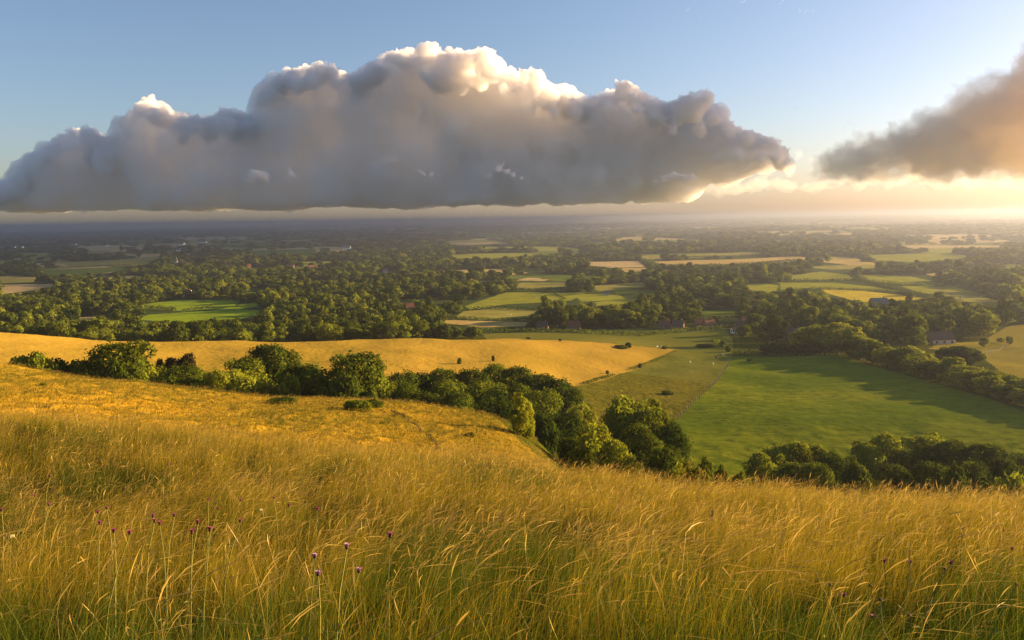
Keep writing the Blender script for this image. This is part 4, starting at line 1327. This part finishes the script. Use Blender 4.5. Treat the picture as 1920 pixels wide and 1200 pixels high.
SHEEP, BEEF = sheep_mesh('sheep', WOOL), sheep_mesh('cow', DARKWOOL, 1.7)
for px, py, me, lab in ((1294, 682, SHEEP, 'white sheep in the pasture, left of the two near the fence'), (1337, 684, SHEEP, 'white sheep standing close to the fence of the green field'), (1232, 652, SHEEP, 'white sheep beside the thorn bushes of the far pasture'),
                        (1240, 650, SHEEP, 'white sheep behind the one beside the thorn bushes'), (951, 591, SHEEP, 'left white sheep of the pair in the pale field'), (958, 592, SHEEP, 'right white sheep of the pair in the pale field'), (1356, 668, SHEEP, 'white sheep at the corner by the round bush'),
                        (886, 576, SHEEP, 'white sheep at the left end of the brightest pasture'), (1005, 557, SHEEP, 'white sheep in the middle of the brightest pasture'),
                        (1343, 673, BEEF, 'dark cow grazing beside the corner hedge of the pasture'), (1404, 679, BEEF, 'dark cow at the top of the green field'), (991, 636, BEEF, 'dark cow beyond the brow of the golden field'), (1050, 640, BEEF, 'dark cow right of the other one beyond the golden brow')):
    x, y = ground(px, py, 200)
    o = link('sheep' if me is SHEEP else 'cow', me)
    rm = o.modifiers.new('union', 'REMESH'); rm.mode = 'VOXEL'; rm.voxel_size = 0.045 if me is SHEEP else 0.075; rm.use_smooth_shade = True
    o.location = (x, y, hgt(x, y)); o.rotation_euler = (0, 0, rnd.uniform(0, 6.28))
    tag(o, lab, 'sheep' if me is SHEEP else 'cow')
# ------------------------------------------------------------------ meadow grass: blades, straw and nodding seed heads
def grass_mat():
    m, N, L = new_mat('grass_blades')
    at_ = N.new('ShaderNodeAttribute'); at_.attribute_name = 'tint'
    d = N.new('ShaderNodeBsdfDiffuse'); L.new(at_.outputs['Color'], d.inputs['Color'])
    tr = N.new('ShaderNodeBsdfTranslucent'); L.new(at_.outputs['Color'], tr.inputs['Color'])
    mx = N.new('ShaderNodeMixShader'); mx.inputs[0].default_value = 0.38
    L.new(d.outputs[0], mx.inputs[1]); L.new(tr.outputs[0], mx.inputs[2])
    gl = N.new('ShaderNodeBsdfGlossy'); gl.inputs['Roughness'].default_value = 0.45; gl.inputs['Color'].default_value = (0.9, 0.8, 0.6, 1)
    m2 = N.new('ShaderNodeMixShader'); m2.inputs[0].default_value = 0.02
    L.new(mx.outputs[0], m2.inputs[1]); L.new(gl.outputs[0], m2.inputs[2])
    o = N.new('ShaderNodeOutputMaterial'); L.new(m2.outputs[0], o.inputs['Surface'])
    return m


GRASS = grass_mat()
PROF = {   # half width along the blade, from root to tip
    'blade': lambda s: 1.0 * (1 - s ** 2.2) + 0.04,
    'stem': lambda s: np.where(s > 0.80, 0.35 + 2.6 * np.sin(np.clip((s - 0.80) / 0.2, 0, 1) * math.pi) ** 0.8, 0.42),
}


def strands(n_, g, x, y, h, w, lean, segs, prof, root_c, tip_c, ctip=1.0):
    """ribbons: x, y roots; h lengths; w half widths; lean (n,2) sideways reach as share of length; colours (n,3)"""
    n = len(x)
    z = surf(x, y)
    s = np.linspace(0, 1, segs + 1)
    if prof == 'stem': s = np.array([0, 0.45, 0.8, 0.88, 0.95, 1.0]) if segs >= 5 else np.array([0, 0.8, 0.9, 1.0])
    k = len(s)
    l2 = np.clip((lean ** 2).sum(1), 0, 0.9)
    reach = s[None] ** 1.9
    up = s[None] * np.sqrt(1 - 0.65 * l2)[:, None] - 0.30 * l2[:, None] * s[None] ** 3.5
    P_ = np.stack([x[:, None] + lean[:, :1] * h[:, None] * reach, y[:, None] + lean[:, 1:] * h[:, None] * reach, z[:, None] - 0.02 + h[:, None] * up], -1)
    if prof == 'stem':                                   # the seed heads nod
        q = np.clip((s - 0.78) / 0.22, 0, 1)[None] ** 1.6
        nod = g.uniform(0.02, 0.16, n)[:, None] * h[:, None]
        P_[..., 0] += q * nod; P_[..., 2] -= q * nod * 0.8
    th = g.uniform(0, math.pi, n)
    wd = np.stack([np.cos(th), np.sin(th) * 0.6, 0.25 * g.normal(size=n)], -1)
    hw = w[:, None] * PROF[prof](s)[None]
    A = P_ - wd[:, None] * hw[..., None]; B = P_ + wd[:, None] * hw[..., None]
    V = np.stack([A, B], 2).reshape(n, 2 * k, 3)
    i = np.arange(k - 1)
    fq = np.stack([2 * i, 2 * i + 1, 2 * i + 3, 2 * i + 2], -1)
    f = (fq[None] + (np.arange(n) * 2 * k)[:, None, None]).reshape(-1, 4)
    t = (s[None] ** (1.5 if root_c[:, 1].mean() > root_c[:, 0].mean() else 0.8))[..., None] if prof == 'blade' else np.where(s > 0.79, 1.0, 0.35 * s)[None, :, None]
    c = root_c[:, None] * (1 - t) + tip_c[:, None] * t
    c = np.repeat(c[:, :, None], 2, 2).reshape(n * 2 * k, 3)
    return V.reshape(-1, 3), f, c


def meadow():
    g = np.random.default_rng(21)
    bands = [(2.6, 5, 1250), (5, 9, 950), (9, 16, 640), (16, 26, 430), (26, 46, 160), (46, 80, 44), (80, 175, 24)]
    V, Fc, Cc, nv = [], [], [], 0
    for y0, y1, dens in bands:
        hw = 0.74
        area = hw * (y1 * y1 - y0 * y0) + 2.0 * (y1 - y0)
        n = int(area * dens)
        y = np.sqrt(g.uniform(y0 * y0, y1 * y1, n)); x = g.uniform(-1, 1, n) * (hw * y + 1.0)
        k = g.uniform(size=n) < np.clip(0.10 + 4.2 * (fbm(x / 0.6, y / 0.9, 61, 2) - 0.36), 0.05, 1)
        x, y = x[k], y[k]; n = len(x)
        if y0 >= 26:
            px = CX + F * x / y
            lim = np.interp(px, [-200, 900, 1000, 1040, 1100, 2200], [176, 162, 135, 70, 46, 40])
            k = y < lim; x, y = x[k], y[k]; n = len(x)
        far = (x * 0 + 1) * max(1.75, 1.25 * ((y0 + y1) / 2 / 6) ** 0.72)
        patch = fbm(x / 3.2, y / 4.5, 41, 3); tall = fbm(x / 1.3, y / 1.9, 45, 3)
        green = np.clip((patch - 0.50) * 4 + 0.95 - np.clip((y - 4.5) / 14, 0, 0.85), 0.25, 0.97)
        green = np.maximum(green, np.clip((6.4 - y) / 1.6, 0, 1) * 0.88)
        r = g.uniform(size=n)
        kind = np.where(r < np.clip((y - 2) / 9, 0.05, 1) * 0.17, 2, np.where(g.uniform(size=n) < green, 0, 1))     # 2 seed stem, 0 green, 1 straw
        wind = np.stack([0.28 + 0.3 * (fbm(x / 2.5, y / 3.5, 51, 2) - 0.5) * 2 + g.normal(size=n) * 0.3, g.normal(size=n) * 0.3], 1)
        wind *= np.where(kind == 0, 1.15, 0.9)[:, None]
        hgt_ = np.where(kind == 2, g.uniform(0.6, 1.1, n), np.where(kind == 0, g.uniform(0.26, 0.72, n), g.uniform(0.35, 1.0, n))) * (0.45 + 1.0 * tall)
        if y0 >= 46:
            hgt_ *= 0.8; 
        v1 = g.uniform(0.75, 1.25, n)[:, None]
        hue = g.uniform(0, 1, n)[:, None]
        mul = np.array([1.0, 0.93, 0.8])
        gr_root = np.array([0.016, 0.034, 0.003]) * v1; gr_tip = (np.array([0.055, 0.125, 0.006]) * (1 - hue) + np.array([0.17, 0.19, 0.008]) * hue) * v1  # roots greener, and darkened to carry the shade between blades
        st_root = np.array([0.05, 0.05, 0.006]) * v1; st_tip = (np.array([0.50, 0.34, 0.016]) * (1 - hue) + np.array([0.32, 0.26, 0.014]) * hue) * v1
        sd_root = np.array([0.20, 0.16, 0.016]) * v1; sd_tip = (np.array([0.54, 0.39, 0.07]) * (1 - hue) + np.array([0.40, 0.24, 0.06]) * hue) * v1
        segs = 6 if y1 <= 9 else (4 if y1 <= 16 else 3)
        for kk, prof, w0, rc, tc in ((0, 'blade', 0.0011, gr_root, gr_tip), (1, 'blade', 0.00075, st_root, st_tip), (2, 'stem', 0.0009, sd_root, sd_tip)):
            m = kind == kk
            if not m.any(): continue
            sg = segs if prof == 'blade' else (5 if y1 <= 16 else 3)
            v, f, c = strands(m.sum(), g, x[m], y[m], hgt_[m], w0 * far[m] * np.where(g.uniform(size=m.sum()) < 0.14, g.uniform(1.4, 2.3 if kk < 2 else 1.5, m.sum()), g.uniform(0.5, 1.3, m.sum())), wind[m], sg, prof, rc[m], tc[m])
            V.append(v); Fc.append(f + nv); Cc.append(c); nv += len(v)
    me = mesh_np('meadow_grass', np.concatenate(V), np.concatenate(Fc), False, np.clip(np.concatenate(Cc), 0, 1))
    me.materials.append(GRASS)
    tag(link('meadow_grass', me), 'tall golden meadow grass leaning in the wind', 'grass', None, 'stuff')
    print('grass faces', sum(len(f) for f in Fc))


meadow()

# ------------------------------------------------------------------ flowers standing in the grass
STALK = plain('green_stalk', (0.17, 0.17, 0.03), 0.8, 0, 20)
PURPLE = plain('purple_florets', (0.26, 0.045, 0.11), 0.8, 0, 60, (0.38, 0.09, 0.18))
PINK = plain('pink_florets', (0.50, 0.25, 0.34), 0.8, 0, 60, (0.6, 0.36, 0.42))
BROWN = plain('dry_seed_head', (0.07, 0.035, 0.025), 0.9, 0, 60)
UMBEL = plain('cream_florets', (0.34, 0.31, 0.14), 0.8, 0, 60)


def above(px, py, h):
    """place in the grass where a flower h metres tall shows at a picture point"""
    u, t = ray(px, py)
    ys = np.geomspace(3.4, 45, 900)
    z = surf(u * ys, ys) + h - CZ
    k = np.nonzero(-t * ys <= z)[0]
    y = ys[k[0]] if len(k) else 30.0
    return u * y, y


def thistle_parts(seed):
    g = np.random.default_rng(seed)
    bend = g.uniform(-0.06, 0.12)
    top = np.array([bend, g.uniform(-0.04, 0.04), 0.58])
    stem = tube([(0, 0, -0.03), (bend * 0.25, 0, 0.25), (bend * 0.6, 0, 0.43), top], [0.0035, 0.003, 0.0025, 0.002], 5)
    lv = []
    for k in range(3):
        z = g.uniform(0.06, 0.25); a = g.uniform(0, 6.28); ln = g.uniform(0.03, 0.06)
        b = np.array([bend * z, 0, z]); d = np.array([math.cos(a), math.sin(a), 0.5]); s = np.array([-math.sin(a), math.cos(a), 0]) * ln * 0.16
        v = np.array([b, b + d * ln * 0.5 + s, b + d * ln + np.array([0, 0, -ln * 0.3]), b + d * ln * 0.5 - s])
        lv.append((v, np.array([(0, 1, 2, 3)])))
    bulb = []
    bv, bf = BALL
    head = bv * np.array([0.007, 0.007, 0.009]) + top + np.array([0, 0, 0.008])
    flor = []
    for k in range(46):
        a = g.uniform(0, 6.28); r = g.uniform(0, 1) ** 0.5
        b = top + np.array([math.cos(a) * r * 0.006, math.sin(a) * r * 0.006, 0.012])
        e = b + np.array([math.cos(a) * r * 0.008, math.sin(a) * r * 0.008, 0.013 - 0.006 * r])
        s = np.array([-math.sin(a), math.cos(a), 0]) * 0.0022
        flor.append((np.array([b - s * 0.5, b + s * 0.5, e + s, e - s]), np.array([(0, 1, 2, 3)])))
    return stem, join(lv), (head, bf), join(flor)


THIS = []
for s in range(4):
    st, lv, hd, fl = thistle_parts(500 + s)
    THIS.append((mesh_np('stem', *st), mesh_np('leaves', *lv), mesh_np('bulb', *hd), mesh_np('florets', *fl)))
for st, lv, hd, fl in THIS:
    st.materials.append(STALK); lv.materials.append(STALK); hd.materials.append(BROWN); fl.materials.append(PURPLE)
PINKF = [m[3].copy() for m in THIS]
for m in PINKF: m.materials.clear(); m.materials.append(PINK)


def thistle(px, py, kind, label, group, big=1.0):
    for hz in (0.66 * big, 0.82 if big > 1 else 0.56, 0.7 if big > 1 else 0.5, 0.58, 0.47, 0.36, 0.26):
        x, y = above(px, py, hz)
        if y > 4.4: break
    big = hz / 0.735
    root = bpy.data.objects.new('thistle', None); COL.objects.link(root)
    root.empty_display_size = 0.1
    root.location = (x, y, hgt(x, y)); root.scale = (1.7, 1.7, 1.25 * big); root.rotation_euler = (0, 0, rnd.uniform(-0.5, 0.5))
    tag(root, label, 'flower', group)
    k = rnd.randrange(4)
    st, lv, hd, fl = THIS[k]
    link('stem', st, None, root); link('leaves', lv, None, root)
    h = link('flower_head', hd, None, root)
    if kind != 'dry': link('florets', fl if kind == 'purple' else PINKF[k], None, h)


PURP = [(4, 955), (31, 934), (76, 949), (83, 894), (211, 953), (242, 974), (213, 993), (187, 1004), (181, 980), (270, 980), (309, 970), (312, 983), (351, 984), (354, 996), (375, 1001), (388, 936), (422, 938), (378, 953), (413, 975), (156, 958), (297, 871), (318, 870), (522, 934), (584, 960), (715, 1014), (508, 956)]
for k, p in enumerate(sorted(PURP)): thistle(*p, 'purple', f"purple thistle in the left meadow, {ordinal(k + 1)} purple head from the left", 'purple thistles in the left meadow', 1.4)
for k, p in enumerate(sorted([(570, 1053), (595, 1071), (617, 1062), (623, 1031)])): thistle(*p, 'pink', f"pale pink thistle near the bottom middle, {ordinal(k + 1)} of four from the left", 'pale pink thistles', 1.4)
for k, p in enumerate(sorted([(1571, 1113), (1652, 1060), (1691, 1058), (1733, 1052), (1656, 1155), (1804, 996), (1700, 959), (1230, 964), (1870, 1036), (1855, 996)])): thistle(*p, 'purple', f"purple thistle in the right meadow, {ordinal(k + 1)} purple head from the left there", 'purple thistles in the right meadow', 0.9)
for k, p in enumerate(sorted([(1544, 1094), (1644, 1136), (1390, 926), (1720, 1066), (1722, 1152), (1648, 1096), (239, 957), (210, 970), (26, 953), (1842, 1090)])): thistle(*p, 'dry', f"dry brown thistle head without petals, {ordinal(k + 1)} such from the left", 'dry thistle heads', 0.9)


def umbel_parts(seed):
    g = np.random.default_rng(seed)
    st = [tube([(0, 0, -0.03), (0.01, 0, 0.3), (0.03, 0, 0.5)], [0.004, 0.003, 0.0025], 5)]
    fl = []
    for k in range(14):
        a = k * 2.4; r = 0.036 * math.sqrt((k + 0.5) / 14)
        e = np.array([0.03 + r * math.cos(a), r * math.sin(a), 0.56 - r * 0.25])
        st.append(tube([(0.03, 0, 0.5), e], [0.0012, 0.001], 4))
        bv, bf = BALL
        fl.append((bv * np.array([0.011, 0.011, 0.005]) + e, bf))
    return join(st), join(fl)


us, uf = umbel_parts(3)
US, UF = mesh_np('stem', *us), mesh_np('flower_head', *uf)
US.materials.append(STALK); UF.materials.append(UMBEL)
for k, p in enumerate(sorted([(15, 1000), (484, 952)])):
    x, y = above(*p, 0.75)
    root = bpy.data.objects.new('umbel_flower', None); COL.objects.link(root)
    root.location = (x, y, hgt(x, y)); root.scale = (0.9, 0.9, 1.3)
    tag(root, ('flat cream flower head at the left edge of the meadow', 'flat cream flower head among the thistles in the middle of the meadow')[k], 'flower', 'cream flowers in the meadow')
    link('stem', US, None, root); link('flower_head', UF, None, root)
